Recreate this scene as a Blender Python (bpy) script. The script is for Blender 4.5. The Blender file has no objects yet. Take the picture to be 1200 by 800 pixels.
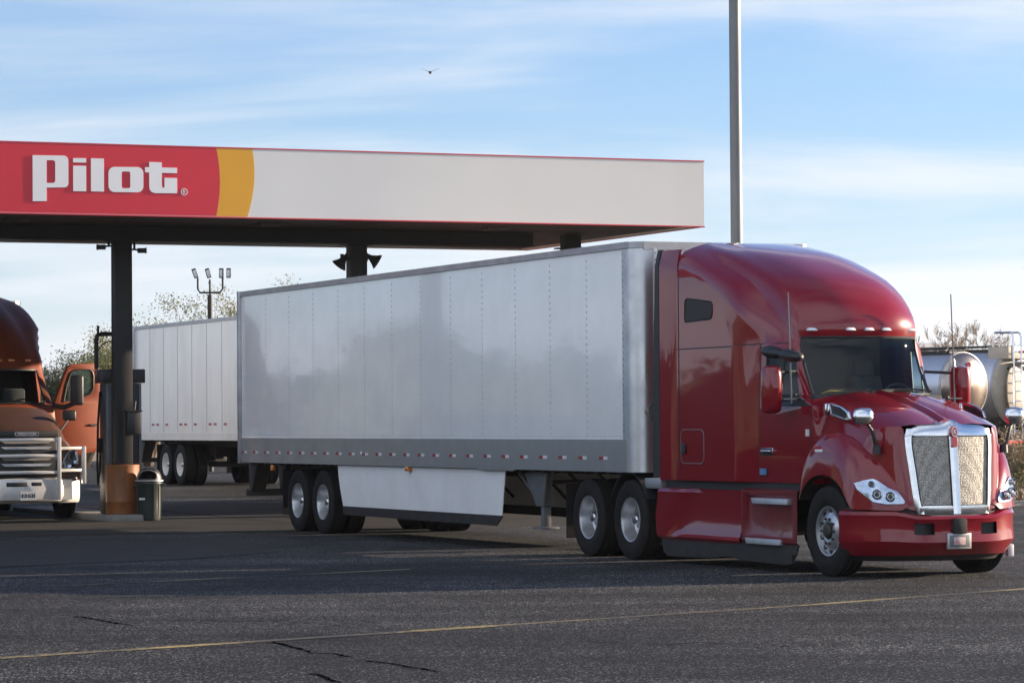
import bpy, bmesh, math, random
import numpy as np
from mathutils import Vector, Matrix
random.seed(7)
PI = math.pi
C = bpy.context.scene.collection
SC = bpy.context.scene

# ------------------------------------------------------------------ layout (metres; camera at x=0,y=0; y is depth)
TH = 0.4036                                  # yaw of the fuel lanes
FW = Vector((math.sin(TH), -math.cos(TH), 0))   # the way the trucks drive
LT = Vector((math.cos(TH), math.sin(TH), 0))    # to a driver's left
ROT = TH - PI / 2
EYE = 1.7727
SKY_STRENGTH, SKY_TINT = .05, (.47, .80, 1.16, 1)
CLOUD_FILL = (9.3, 10.0, 11.0, 1)  # brighter cloud added out of view as fill for the shaded sides
CLOUD_COL, CLOUD_ROT, CLOUD_OFF = (4.75, 5.2, 5.65, 1), 4, (3.1, .4, 0)
EXPOSURE = 1.75
HAZE = 9e-5
SUN_AZ, SUN_EL = math.radians(19.2), math.radians(12.5)   # azimuth measured from +x towards +y


def gz(y):
    """the lot rises a little beyond the pumps"""
    t = min(max((y - 57.0) / 40.0, 0), 1)
    return 0.42 * t * t * (3 - 2 * t) if t < 1 else 0.42


# ------------------------------------------------------------------ materials
def new_mat(name):
    m = bpy.data.materials.new(name)
    m.use_nodes = True
    nt = m.node_tree
    b = nt.nodes['Principled BSDF']
    return m, nt, b


def mat(name, col, rough=0.5, metal=0.0, coat=0.0, var=0.0, vscale=3.0, bump=0.0, bscale=20.0, spec=0.5, tint=None, rvar=0.0, stretch=(1, 1, 1)):
    """Principled surface with a little dirt/tone variation (noise) and bump."""
    m, nt, b = new_mat(name)
    N, L = nt.nodes, nt.links
    b.inputs['Roughness'].default_value = rough
    b.inputs['Metallic'].default_value = metal
    b.inputs['Coat Weight'].default_value = coat
    b.inputs['Coat Roughness'].default_value = 0.03
    b.inputs['Specular IOR Level'].default_value = spec
    b.inputs['Base Color'].default_value = (*col, 1)
    tc = N.new('ShaderNodeTexCoord')
    mp = N.new('ShaderNodeMapping')
    mp.inputs['Scale'].default_value = stretch
    L.new(tc.outputs['Object'], mp.inputs['Vector'])
    if var or rvar:
        n = N.new('ShaderNodeTexNoise')
        n.inputs['Scale'].default_value = vscale
        n.inputs['Detail'].default_value = 6
        n.inputs['Roughness'].default_value = 0.62
        L.new(mp.outputs['Vector'], n.inputs['Vector'])
        if var:
            r = N.new('ShaderNodeMapRange')
            r.inputs['From Min'].default_value = 0.35
            r.inputs['From Max'].default_value = 0.7
            L.new(n.outputs['Fac'], r.inputs['Value'])
            mx = N.new('ShaderNodeMix')
            mx.data_type = 'RGBA'
            mx.inputs[6].default_value = (*col, 1)
            t = tint if tint else tuple(c * (1 - var) for c in col)
            mx.inputs[7].default_value = (*t, 1)
            L.new(r.outputs['Result'], mx.inputs[0])
            L.new(mx.outputs[2], b.inputs['Base Color'])
        if rvar:
            r2 = N.new('ShaderNodeMapRange')
            r2.inputs['From Min'].default_value = 0.3
            r2.inputs['From Max'].default_value = 0.7
            r2.inputs['To Min'].default_value = max(rough - rvar, 0.02)
            r2.inputs['To Max'].default_value = rough + rvar
            L.new(n.outputs['Fac'], r2.inputs['Value'])
            L.new(r2.outputs['Result'], b.inputs['Roughness'])
    if bump:
        n2 = N.new('ShaderNodeTexNoise')
        n2.inputs['Scale'].default_value = bscale
        n2.inputs['Detail'].default_value = 3
        L.new(mp.outputs['Vector'], n2.inputs['Vector'])
        bp = N.new('ShaderNodeBump')
        bp.inputs['Strength'].default_value = 1.0
        bp.inputs['Distance'].default_value = bump
        L.new(n2.outputs['Fac'], bp.inputs['Height'])
        L.new(bp.outputs['Normal'], b.inputs['Normal'])
    return m


def glass(name, tint=(0.75, 0.85, 0.82), dark=0.0, refl=0.9):
    """thin pane: see-through, mirror-like towards grazing angles"""
    m, nt, b = new_mat(name)
    N, L = nt.nodes, nt.links
    N.remove(b)
    tr = N.new('ShaderNodeBsdfTransparent')
    tr.inputs['Color'].default_value = (*tint, 1)
    gl = N.new('ShaderNodeBsdfGlossy')
    gl.inputs['Roughness'].default_value = 0.03
    gl.inputs['Color'].default_value = (refl, refl, refl, 1)
    lw = N.new('ShaderNodeLayerWeight')
    lw.inputs['Blend'].default_value = 0.12
    mr = N.new('ShaderNodeMapRange')
    mr.inputs['To Min'].default_value = 0.05
    mr.inputs['To Max'].default_value = 1.0
    L.new(lw.outputs['Fresnel'], mr.inputs['Value'])
    cl = N.new('ShaderNodeClamp')
    L.new(lw.outputs['Facing'], cl.inputs['Value'])
    pw = N.new('ShaderNodeMath')
    pw.operation = 'POWER'
    pw.inputs[1].default_value = 4.0
    L.new(cl.outputs['Result'], pw.inputs[0])
    ad = N.new('ShaderNodeMath')
    ad.operation = 'MULTIPLY_ADD'
    ad.inputs[1].default_value = 0.6
    ad.inputs[2].default_value = 0.028
    L.new(pw.outputs[0], ad.inputs[0])
    mx = N.new('ShaderNodeMixShader')
    L.new(ad.outputs[0], mx.inputs[0])
    L.new(tr.outputs[0], mx.inputs[1])
    L.new(gl.outputs[0], mx.inputs[2])
    if dark:
        df = N.new('ShaderNodeBsdfDiffuse')
        df.inputs['Color'].default_value = (0.02, 0.022, 0.022, 1)
        m2 = N.new('ShaderNodeMixShader')
        m2.inputs[0].default_value = dark
        L.new(mx.outputs[0], m2.inputs[1])
        L.new(df.outputs[0], m2.inputs[2])
        mx = m2
    L.new(mx.outputs[0], nt.nodes['Material Output'].inputs['Surface'])
    return m


M = {}
M['red'] = mat('red_paint', (0.185, 0.005, 0.012), 0.3, 0.0, 1.0, var=0.05, vscale=2.5, tint=(0.175, 0.0055, 0.012), spec=.08)
M['red_matt'] = mat('red_plastic', (0.16, 0.006, 0.011), 0.4, 0, 0.4, var=0.3, vscale=5)
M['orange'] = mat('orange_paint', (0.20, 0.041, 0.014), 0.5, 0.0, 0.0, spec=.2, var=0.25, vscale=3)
M['orange_shaded'] = mat('shaded_orange_paint', (0.07, 0.026, 0.015), 0.55, 0.0, 0.05, var=0.4, vscale=5, tint=(0.05, 0.027, 0.02))  # orange darkened and browned so the hood reads as dimly lit
M['black'] = mat('black_plastic', (0.018, 0.018, 0.02), 0.5, var=0.4, vscale=6)
M['pane_black'] = mat('tinted_pane', (0.006, 0.007, 0.008), 0.35, 0, 0.0, spec=.25)
M['crack'] = mat('open_crack', (0.004, 0.004, 0.004), 1.0, spec=0.0)
M['rubber'] = mat('rubber', (0.009, 0.009, 0.0095), 0.8, spec=.2, var=0.6, vscale=9, tint=(0.020, 0.018, 0.016), bump=0.003, bscale=60)
M['dark_metal'] = mat('dark_steel', (0.03, 0.03, 0.032), 0.55, 0.3, var=0.5, vscale=5, tint=(0.05, 0.042, 0.035))
M['rivet'] = mat('rivet_grey', (0.42, 0.43, 0.44), 0.5, 0.2)
M['grey_metal'] = mat('grey_painted_steel', (0.16, 0.17, 0.18), 0.5, 0.2, var=0.35, vscale=4)
M['skirt'] = mat('grey_skirt', (0.026, 0.026, 0.027), 0.75, var=0.4, vscale=6, tint=(0.04, 0.037, 0.034), spec=.2)
M['alu'] = mat('brushed_aluminium', (0.62, 0.63, 0.65), 0.36, 0.9, var=0.25, vscale=2.0, rvar=0.1, bump=0.002, bscale=5)
M['alu_bright'] = mat('polished_aluminium', (0.75, 0.76, 0.78), 0.2, 1.0, var=0.3, vscale=7, rvar=0.08)
M['alu_band'] = mat('scuff_band_aluminium', (0.50, 0.50, 0.51), 0.34, .85, var=0.2, vscale=1.2, rvar=0.06)
M['rim'] = mat('machined_rim', (0.60, 0.61, 0.63), 0.30, 0.8, var=0.4, vscale=6, tint=(0.34, 0.33, 0.32))
M['reflector'] = mat('headlight_reflector', (0.50, 0.56, 0.66), 0.16, 0.85, var=0.3, vscale=14)
M['alu_dull'] = mat('dull_aluminium', (0.46, 0.46, 0.47), 0.45, 0.7, var=0.3, vscale=3)
M['chrome'] = mat('chrome', (0.66, 0.67, 0.69), 0.15, 1.0, var=0.12, vscale=8, rvar=0.05)
M['tank_end'] = mat('dull_tank_end', (0.36, 0.33, 0.31), 0.22, 0.95, var=0.4, vscale=1.0, tint=(.26, .19, .15))
M['tank'] = mat('polished_tank', (0.66, 0.66, 0.70), 0.38, 0.75, var=0.12, vscale=1.5, rvar=0.05)
M['white'] = mat('white_trailer_paint', (0.76, 0.762, 0.76), 0.12, 0, 0.55, var=0.06, vscale=1.4, bump=0.003, bscale=1.3, rvar=0.03, tint=(0.69, 0.69, 0.69))
M['white2'] = mat('white_weathered_paint', (0.72, 0.72, 0.71), 0.28, 0, 0.2, var=0.14, vscale=1.1, stretch=(1, 1, 0.4), tint=(0.6, 0.59, 0.56))
M['white_skirt'] = mat('white_skirt_panel', (0.80, 0.80, 0.80), 0.35, var=0.10, vscale=1.6, tint=(0.70, 0.69, 0.67))
M['bumper_white'] = mat('bumper_white', (0.7, 0.69, 0.67), 0.35, 0.3, var=0.2, vscale=5)
M['tape_red'] = mat('tape_red', (0.28, 0.012, 0.018), 0.35)
M['tape_white'] = mat('tape_white', (0.58, 0.58, 0.58), 0.35)
M['lamp_white'] = mat('lamp_lens', (0.72, 0.73, 0.74), 0.15, 0, 1)
M['lamp_amber'] = mat('amber_lens', (0.55, 0.16, 0.015), 0.2, 0, 1)
M['lamp_red'] = mat('red_lens', (0.4, 0.01, 0.01), 0.2, 0, 1)
M['signred'] = mat('sign_red', (0.52, 0.011, 0.028), 0.4, var=0.06, vscale=1.2)
M['signyellow'] = mat('sign_yellow', (0.62, 0.30, 0.012), 0.4, var=0.06, vscale=1.2)
M['signwhite'] = mat('sign_white', (0.60, 0.595, 0.575), 0.45, var=0.05, vscale=0.8, bump=0.004, bscale=0.6)
M['letter'] = mat('letter_white', (0.68, 0.68, 0.68), 0.4)
M['steel_dark'] = mat('canopy_dark_steel', (0.014, 0.0125, 0.012), 0.6, 0.1, var=0.4, vscale=2)
M['soffit'] = mat('soffit_panel', (0.09, 0.085, 0.075), 0.6, var=0.3, vscale=1.5)
M['barrel'] = mat('rust_orange_guard', (0.26, 0.085, 0.014), 0.55, var=0.55, vscale=5, tint=(0.13, 0.042, 0.012), stretch=(1, 1, 0.5))
M['bin'] = mat('dark_green_bin', (0.018, 0.026, 0.021), 0.4, var=0.4, vscale=6, tint=(0.03, 0.036, 0.032))
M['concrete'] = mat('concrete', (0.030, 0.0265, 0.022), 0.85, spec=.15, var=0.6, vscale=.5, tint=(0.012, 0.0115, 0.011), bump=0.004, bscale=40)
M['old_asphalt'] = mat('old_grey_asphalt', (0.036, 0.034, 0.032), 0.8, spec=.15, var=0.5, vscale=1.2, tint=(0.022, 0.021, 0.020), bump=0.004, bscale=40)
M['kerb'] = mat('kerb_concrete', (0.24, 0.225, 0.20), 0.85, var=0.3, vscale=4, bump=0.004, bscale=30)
M['dirt'] = mat('dirt', (0.20, 0.15, 0.10), 0.95, var=0.4, vscale=3, bump=0.03, bscale=8)
M['interior'] = mat('cab_interior', (0.03, 0.03, 0.032), 0.8, var=0.3, vscale=5)
M['interior_grey'] = mat('seat_fabric', (0.07, 0.07, 0.075), 0.9, var=0.3, vscale=9)
M['paper'] = mat('paper', (0.62, 0.64, 0.55), 0.8)
M['paper_y'] = mat('paper_yellow', (0.6, 0.5, 0.1), 0.8)
M['faded_red'] = mat('faded_red_print', (0.42, 0.20, 0.19), 0.6, var=.5, vscale=20, tint=(.6, .5, .48))
M['beige'] = mat('beige_paint', (0.36, 0.32, 0.26), 0.5, var=.25)
M['blue'] = mat('blue_sticker', (0.08, 0.2, 0.38), 0.4)
M['glass'] = glass('window_glass', (0.70, 0.82, 0.80))
M['glass_ws'] = glass('windscreen_glass', (0.74, 0.82, 0.80))
M['glass_dark'] = glass('privacy_glass', (0.06, 0.07, 0.07))
M['lens'] = glass('clear_lens', (0.93, 0.95, 0.97))
M['pole'] = mat('galvanised_pole', (0.17, 0.18, 0.185), 0.5, 0.35, var=0.2, vscale=3, stretch=(1, 1, 0.2))
M['bark'] = mat('bark', (0.10, 0.075, 0.05), 0.9, var=0.4, vscale=10)
M['twig'] = mat('dry_twig', (0.34, 0.28, 0.21), 0.9, var=0.3, vscale=10)
def leaf_mat(name, c, c2, tr):
    m = mat(name, c, 0.6, var=0.6, vscale=1.3, tint=c2, spec=.3)
    nt = m.node_tree
    N, L = nt.nodes, nt.links
    t = N.new('ShaderNodeBsdfTranslucent')
    t.inputs['Color'].default_value = (*tr, 1)
    mx = N.new('ShaderNodeMixShader')
    mx.inputs[0].default_value = .35
    L.new(N['Principled BSDF'].outputs[0], mx.inputs[1])
    L.new(t.outputs[0], mx.inputs[2])
    L.new(mx.outputs[0], N['Material Output'].inputs['Surface'])
    return m


M['leaf'] = leaf_mat('olive_leaf', (0.12, 0.125, 0.055), (0.075, 0.085, 0.04), (.18, .19, .07))
M['leaf2'] = leaf_mat('yellow_green_leaf', (0.16, 0.155, 0.065), (0.10, 0.105, 0.05), (.24, .22, .08))
M['leaf_dark'] = mat('dark_foliage', (0.06, 0.068, 0.045), 0.8, var=0.4, vscale=.8, spec=.2)
M['drybrush'] = mat('dry_brush', (0.34, 0.22, 0.11), 0.9, var=0.6, vscale=4, tint=(0.12, 0.10, 0.05))
M['building'] = mat('tan_stucco', (0.38, 0.28, 0.19), 0.85, var=0.15, vscale=1)
M['mountain'] = mat('desert_rock', (0.16, 0.12, 0.095), 0.95, var=0.3, vscale=0.004)
M['yellow_line'] = None
M['feather'] = mat('dark_feather', (0.02, 0.018, 0.018), 0.8)


def grille_mat():
    m, nt, b = new_mat('woven_grille')
    N, L = nt.nodes, nt.links
    tc = N.new('ShaderNodeTexCoord')
    mp = N.new('ShaderNodeMapping')
    mp.inputs['Scale'].default_value = (50, 50, 56)
    L.new(tc.outputs['Object'], mp.inputs['Vector'])
    v = N.new('ShaderNodeTexVoronoi')
    v.inputs['Scale'].default_value = 1.0
    v.inputs['Randomness'].default_value = 0.5
    L.new(mp.outputs['Vector'], v.inputs['Vector'])
    r = N.new('ShaderNodeValToRGB')
    r.color_ramp.elements[0].position = 0.30
    r.color_ramp.elements[0].color = (0.47, 0.445, 0.39, 1)
    r.color_ramp.elements[1].position = 0.55
    r.color_ramp.elements[1].color = (0.23, 0.21, 0.18, 1)
    L.new(v.outputs['Distance'], r.inputs['Fac'])
    L.new(r.outputs['Color'], b.inputs['Base Color'])
    b.inputs['Metallic'].default_value = 0.2
    b.inputs['Roughness'].default_value = 0.6
    bp = N.new('ShaderNodeBump')
    bp.invert = True
    bp.inputs['Distance'].default_value = 0.004
    L.new(v.outputs['Distance'], bp.inputs['Height'])
    L.new(bp.outputs['Normal'], b.inputs['Normal'])
    return m


M['grille'] = grille_mat()


def asphalt_mat():
    m, nt, b = new_mat('worn_asphalt')
    N, L = nt.nodes, nt.links
    tc = N.new('ShaderNodeTexCoord')
    # aggregate: light and dark stones
    v = N.new('ShaderNodeTexVoronoi')
    v.inputs['Scale'].default_value = 80
    L.new(tc.outputs['Object'], v.inputs['Vector'])
    n1 = N.new('ShaderNodeTexNoise')
    n1.inputs['Scale'].default_value = 40
    n1.inputs['Detail'].default_value = 5
    n1.inputs['Roughness'].default_value = 0.75
    L.new(tc.outputs['Object'], n1.inputs['Vector'])
    n2 = N.new('ShaderNodeTexNoise')
    n2.inputs['Scale'].default_value = 0.22
    n2.inputs['Detail'].default_value = 7
    n2.inputs['Roughness'].default_value = 0.6
    L.new(tc.outputs['Object'], n2.inputs['Vector'])
    sep = N.new('ShaderNodeSeparateColor')
    L.new(v.outputs['Color'], sep.inputs['Color'])
    st = N.new('ShaderNodeValToRGB')
    e = st.color_ramp.elements
    e[0].position, e[0].color = 0.0, (0.005, 0.005, 0.005, 1)
    e[1].position, e[1].color = 1.0, (0.36, 0.365, 0.37, 1)
    for p, c in ((0.45, 0.0075), (0.80, 0.0125), (0.89, 0.065)):
        q = e.new(p)
        q.color = (c * .98, c, c * 1.03, 1)
    L.new(sep.outputs['Red'], st.inputs['Fac'])
    # grainy
    mr = N.new('ShaderNodeMapRange')
    mr.inputs['From Min'].default_value = 0.3
    mr.inputs['From Max'].default_value = 0.7
    mr.inputs['To Min'].default_value = 0.55
    mr.inputs['To Max'].default_value = 1.45
    L.new(n1.outputs['Fac'], mr.inputs['Value'])
    # broad wear: worn paler areas, darker oil
    mr2 = N.new('ShaderNodeMapRange')
    mr2.inputs['From Min'].default_value = 0.35
    mr2.inputs['From Max'].default_value = 0.68
    mr2.inputs['To Min'].default_value = 0.5
    mr2.inputs['To Max'].default_value = 1.55
    L.new(n2.outputs['Fac'], mr2.inputs['Value'])
    # tyre-polished tracks along the lanes, and dark oil spots
    mpt = N.new('ShaderNodeMapping')
    mpt.inputs['Rotation'].default_value = (0, 0, -ROT)
    mpt.inputs['Scale'].default_value = (.05, .9, 1)
    L.new(tc.outputs['Object'], mpt.inputs['Vector'])
    n3 = N.new('ShaderNodeTexNoise')
    n3.inputs['Scale'].default_value = 1.0
    n3.inputs['Detail'].default_value = 4
    L.new(mpt.outputs['Vector'], n3.inputs['Vector'])
    mr3 = N.new('ShaderNodeMapRange')
    mr3.inputs['From Min'].default_value = .35
    mr3.inputs['From Max'].default_value = .65
    mr3.inputs['To Min'].default_value = .66
    mr3.inputs['To Max'].default_value = 1.4
    L.new(n3.outputs['Fac'], mr3.inputs['Value'])
    n4 = N.new('ShaderNodeTexNoise')
    n4.inputs['Scale'].default_value = 1.1
    n4.inputs['Detail'].default_value = 5
    n4.inputs['Roughness'].default_value = .7
    L.new(tc.outputs['Object'], n4.inputs['Vector'])
    mr4 = N.new('ShaderNodeMapRange')
    mr4.inputs['From Min'].default_value = .34
    mr4.inputs['From Max'].default_value = .46
    mr4.inputs['To Min'].default_value = .5
    mr4.inputs['To Max'].default_value = 1.0
    L.new(n4.outputs['Fac'], mr4.inputs['Value'])
    mu0 = N.new('ShaderNodeMath')
    mu0.operation = 'MULTIPLY'
    L.new(mr3.outputs['Result'], mu0.inputs[0])
    L.new(mr4.outputs['Result'], mu0.inputs[1])
    mu1 = N.new('ShaderNodeMath')
    mu1.operation = 'MULTIPLY'
    L.new(mr2.outputs['Result'], mu1.inputs[0])
    L.new(mu0.outputs[0], mu1.inputs[1])
    mu = N.new('ShaderNodeMath')
    mu.operation = 'MULTIPLY'
    L.new(mr.outputs['Result'], mu.inputs[0])
    L.new(mu1.outputs[0], mu.inputs[1])
    vm = N.new('ShaderNodeVectorMath')
    vm.operation = 'SCALE'
    L.new(st.outputs['Color'], vm.inputs[0])
    L.new(mu.outputs[0], vm.inputs['Scale'])
    L.new(vm.outputs['Vector'], b.inputs['Base Color'])
    b.inputs['Roughness'].default_value = 0.75
    b.inputs['Specular IOR Level'].default_value = 0.16
    bp = N.new('ShaderNodeBump')
    bp.inputs['Strength'].default_value = 1
    bp.inputs['Distance'].default_value = 0.006
    ad = N.new('ShaderNodeMath')
    ad.operation = 'ADD'
    L.new(v.outputs['Distance'], ad.inputs[0])
    L.new(n1.outputs['Fac'], ad.inputs[1])
    bp.invert = True
    L.new(ad.outputs[0], bp.inputs['Height'])
    L.new(bp.outputs['Normal'], b.inputs['Normal'])
    return m


M['asphalt'] = asphalt_mat()


def line_mat(name, col, wear):
    """worn road paint: flakes off to reveal asphalt"""
    m, nt, b = new_mat(name)
    N, L = nt.nodes, nt.links
    tc = N.new('ShaderNodeTexCoord')
    n = N.new('ShaderNodeTexNoise')
    n.inputs['Scale'].default_value = 9
    n.inputs['Detail'].default_value = 8
    n.inputs['Roughness'].default_value = 0.75
    L.new(tc.outputs['Object'], n.inputs['Vector'])
    n0 = N.new('ShaderNodeTexNoise')
    n0.inputs['Scale'].default_value = 0.5
    n0.inputs['Detail'].default_value = 2
    L.new(tc.outputs['Object'], n0.inputs['Vector'])
    ad = N.new('ShaderNodeMath')
    ad.operation = 'ADD'
    L.new(n.outputs['Fac'], ad.inputs[0])
    L.new(n0.outputs['Fac'], ad.inputs[1])
    r = N.new('ShaderNodeMapRange')
    r.inputs['From Min'].default_value = wear - 0.08
    r.inputs['From Max'].default_value = wear + 0.12
    L.new(ad.outputs[0], r.inputs['Value'])
    mx = N.new('ShaderNodeMix')
    mx.data_type = 'RGBA'
    mx.inputs[6].default_value = (*col, 1)
    mx.inputs[7].default_value = (0.016, 0.0155, 0.015, 1)
    L.new(r.outputs['Result'], mx.inputs[0])
    L.new(mx.outputs[2], b.inputs['Base Color'])
    b.inputs['Roughness'].default_value = 0.75
    return m


M['yellow_line'] = line_mat('worn_yellow_paint', (0.30, 0.23, 0.08), 0.98)
M['worn_line'] = line_mat('nearly_gone_yellow_paint', (0.22, 0.175, 0.075), 0.93)
M['faint_line'] = line_mat('faded_yellow_paint', (0.26, 0.22, 0.12), 0.97)


# ------------------------------------------------------------------ mesh builder
class MB:
    def __init__(s):
        s.v, s.f, s.m = [], [], []

    def add(s, verts, faces, mi=0):
        o = len(s.v)
        s.v += [tuple(p) for p in verts]
        s.f += [tuple(i + o for i in f) for f in faces]
        s.m += [mi] * len(faces)
        return s

    def box(s, x0, x1, y0, y1, z0, z1, mi=0):
        return s.hexa([(x0, y0, z0), (x1, y0, z0), (x1, y1, z0), (x0, y1, z0), (x0, y0, z1), (x1, y0, z1), (x1, y1, z1), (x0, y1, z1)], mi)

    def hexa(s, p, mi=0):
        return s.add(p, [(3, 2, 1, 0), (4, 5, 6, 7), (0, 1, 5, 4), (1, 2, 6, 5), (2, 3, 7, 6), (3, 0, 4, 7)], mi)

    def bar(s, a, b, w, h, mi=0, up=(0, 0, 1)):
        a, b = Vector(a), Vector(b)
        d = (b - a).normalized()
        u = Vector(up)
        sd = d.cross(u)
        if sd.length < 1e-4:
            sd = d.cross(Vector((1, 0, 0)))
        sd.normalize()
        u = sd.cross(d)
        P = [a + sd * (w / 2 * i) + u * (h / 2 * j) for i, j in ((-1, -1), (1, -1), (1, 1), (-1, 1))]
        Q = [p + (b - a) for p in P]
        return s.add(P + Q, [(3, 2, 1, 0), (4, 5, 6, 7), (0, 1, 5, 4), (1, 2, 6, 5), (2, 3, 7, 6), (3, 0, 4, 7)], mi)

    def tube(s, pts, r, n=8, mi=0, caps=True):
        pts = [Vector(p) for p in pts]
        rs = r if isinstance(r, (list, tuple)) else [r] * len(pts)
        rings = []
        prev = None
        for i, p in enumerate(pts):
            d = (pts[min(i + 1, len(pts) - 1)] - pts[max(i - 1, 0)]).normalized()
            if prev is None:
                a = d.cross(Vector((0, 0, 1)))
                if a.length < 1e-3:
                    a = d.cross(Vector((1, 0, 0)))
            else:
                a = prev - d * prev.dot(d)
            a.normalize()
            prev = a
            b = d.cross(a)
            rings.append([p + (a * math.cos(2 * PI * k / n) + b * math.sin(2 * PI * k / n)) * rs[i] for k in range(n)])
        V = [q for R_ in rings for q in R_]
        F = []
        for i in range(len(pts) - 1):
            for k in range(n):
                F.append((i * n + k, i * n + (k + 1) % n, (i + 1) * n + (k + 1) % n, (i + 1) * n + k))
        if caps:
            F.append(tuple(reversed(range(n))))
            F.append(tuple((len(pts) - 1) * n + k for k in range(n)))
        return s.add(V, F, mi)

    def lathe(s, prof, axis='z', o=(0, 0, 0), n=32, mi=0, close=False):
        """prof: list of (r, h) along the axis"""
        V, F = [], []
        for r, h in prof:
            for k in range(n):
                c, q = math.cos(2 * PI * k / n) * r, math.sin(2 * PI * k / n) * r
                p = {'z': (c, q, h), 'y': (c, h, q), 'x': (h, c, q)}[axis]
                V.append((p[0] + o[0], p[1] + o[1], p[2] + o[2]))
        m_ = len(prof)
        for i in range(m_ - 1 + (1 if close else 0)):
            j = (i + 1) % m_
            for k in range(n):
                F.append((i * n + k, i * n + (k + 1) % n, j * n + (k + 1) % n, j * n + k))
        return s.add(V, F, mi)

    def disc(s, c, r, axis='y', n=20, mi=0, th=0.004):
        return s.lathe([(1e-4, -th / 2), (r, -th / 2), (r, th / 2), (1e-4, th / 2)], axis, c, n, mi)

    def grid(s, P, mi=0, wrap=False, skip=None):
        R_, K = len(P), len(P[0])
        V = [q for row in P for q in row]
        F = []
        for i in range(R_ - 1):
            for j in range(K - (0 if wrap else 1)):
                if skip and skip(i, j):
                    continue
                F.append((i * K + j, i * K + (j + 1) % K, (i + 1) * K + (j + 1) % K, (i + 1) * K + j))
        return s.add(V, F, mi)

    def prism(s, poly, f0, f1, mi=0, hole=None):
        """poly in 2-D, f0/f1 map (u,v) to the two faces; triangulates concave outlines"""
        from mathutils.geometry import tessellate_polygon
        loops = [poly] + ([hole] if hole else [])
        flat = [p for l in loops for p in l]
        tris = tessellate_polygon([[Vector((p[0], p[1], 0)) for p in l] for l in loops])
        n = len(flat)
        V = [f0(*p) for p in flat] + [f1(*p) for p in flat]
        F = [tuple(t) for t in tris] + [tuple(i + n for i in reversed(t)) for t in tris]
        o = 0
        for l in loops:
            k = len(l)
            for i in range(k):
                a, b = o + i, o + (i + 1) % k
                F.append((a, b, b + n, a + n))
            o += k
        return s.add(V, F, mi)

    def build(s, name, mats, parent=None, bevel=0.0, angle=35, recalc=True, seg=2, solid=0.0):
        me = bpy.data.meshes.new(name)
        me.from_pydata(s.v, [], s.f)
        mats = mats if isinstance(mats, (list, tuple)) else [mats]
        for mm in mats:
            me.materials.append(mm)
        for p, i in zip(me.polygons, s.m):
            p.material_index = i
        bm = bmesh.new()
        bm.from_mesh(me)
        bmesh.ops.remove_doubles(bm, verts=bm.verts, dist=1e-5)
        if recalc:
            bmesh.ops.recalc_face_normals(bm, faces=bm.faces)
        if solid:
            bmesh.ops.solidify(bm, geom=bm.faces[:], thickness=solid)
        if bevel:
            ed = [e for e in bm.edges if len(e.link_faces) == 2 and e.calc_face_angle(0) > math.radians(35)]
            bmesh.ops.bevel(bm, geom=ed, offset=bevel, segments=seg, affect='EDGES', profile=0.5, clamp_overlap=True)
        bm.to_mesh(me)
        bm.free()
        for p in me.polygons:
            p.use_smooth = True
        me.set_sharp_from_angle(angle=math.radians(angle))
        o = bpy.data.objects.new(name, me)
        C.objects.link(o)
        if parent:
            o.parent = parent
        return o


def tag(o, label=None, cat=None, group=None, kind=None):
    if label:
        o['label'] = label
    if cat:
        o['category'] = cat
    if group:
        o['group'] = group
    if kind:
        o['kind'] = kind
    return o


def thing(name, label, cat, loc=(0, 0, 0), rz=0, group=None):
    o = bpy.data.objects.new(name, None)
    o.empty_display_size = 0.3
    C.objects.link(o)
    o.location = loc
    o.rotation_euler = (0, 0, rz)
    return tag(o, label, cat, group)


def copy_tree(o, parent=None):
    c = o.copy()
    C.objects.link(c)
    if parent:
        c.parent = parent
    for ch in list(o.children):
        copy_tree(ch, c)
    return c


def interp(xs, tab):
    """smooth interpolation through (z, value) pairs"""
    zs = [t[0] for t in tab]
    vs = [t[1] for t in tab]
    n = len(zs)
    d = [(vs[i + 1] - vs[i]) / (zs[i + 1] - zs[i]) for i in range(n - 1)]
    m = [d[0]] + [0 if d[i - 1] * d[i] <= 0 else 2 * d[i - 1] * d[i] / (d[i - 1] + d[i]) for i in range(1, n - 1)] + [d[-1]]

    def f(x):
        if x <= zs[0]:
            return vs[0]
        if x >= zs[-1]:
            return vs[-1]
        i = max(k for k in range(n - 1) if zs[k] <= x)
        h = zs[i + 1] - zs[i]
        t = (x - zs[i]) / h
        return (2 * t**3 - 3 * t**2 + 1) * vs[i] + (t**3 - 2 * t**2 + t) * h * m[i] + (-2 * t**3 + 3 * t**2) * vs[i + 1] + (t**3 - t**2) * h * m[i + 1]
    return [f(x) for x in xs] if isinstance(xs, (list, tuple)) else f(xs)


def fun(tab):
    return lambda x: interp(x, tab)


def rrect(x0, y0, x1, y1, r, n=5):
    """rounded rectangle outline; r may be one radius or four (bl, br, tr, tl)"""
    rr = r if isinstance(r, (list, tuple)) else (r,) * 4
    P = []
    for (cx, cy, a0), q in zip(((x0, y0, PI), (x1, y0, 1.5 * PI), (x1, y1, 0), (x0, y1, 0.5 * PI)), rr):
        sx = 1 if cx == x0 else -1
        sy = 1 if cy == y0 else -1
        if q < 1e-5:
            P.append((cx, cy))
            continue
        for k in range(n + 1):
            a = a0 + PI / 2 * k / n
            P.append((cx + sx * q + q * math.cos(a), cy + sy * q + q * math.sin(a)))
    return P


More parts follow.
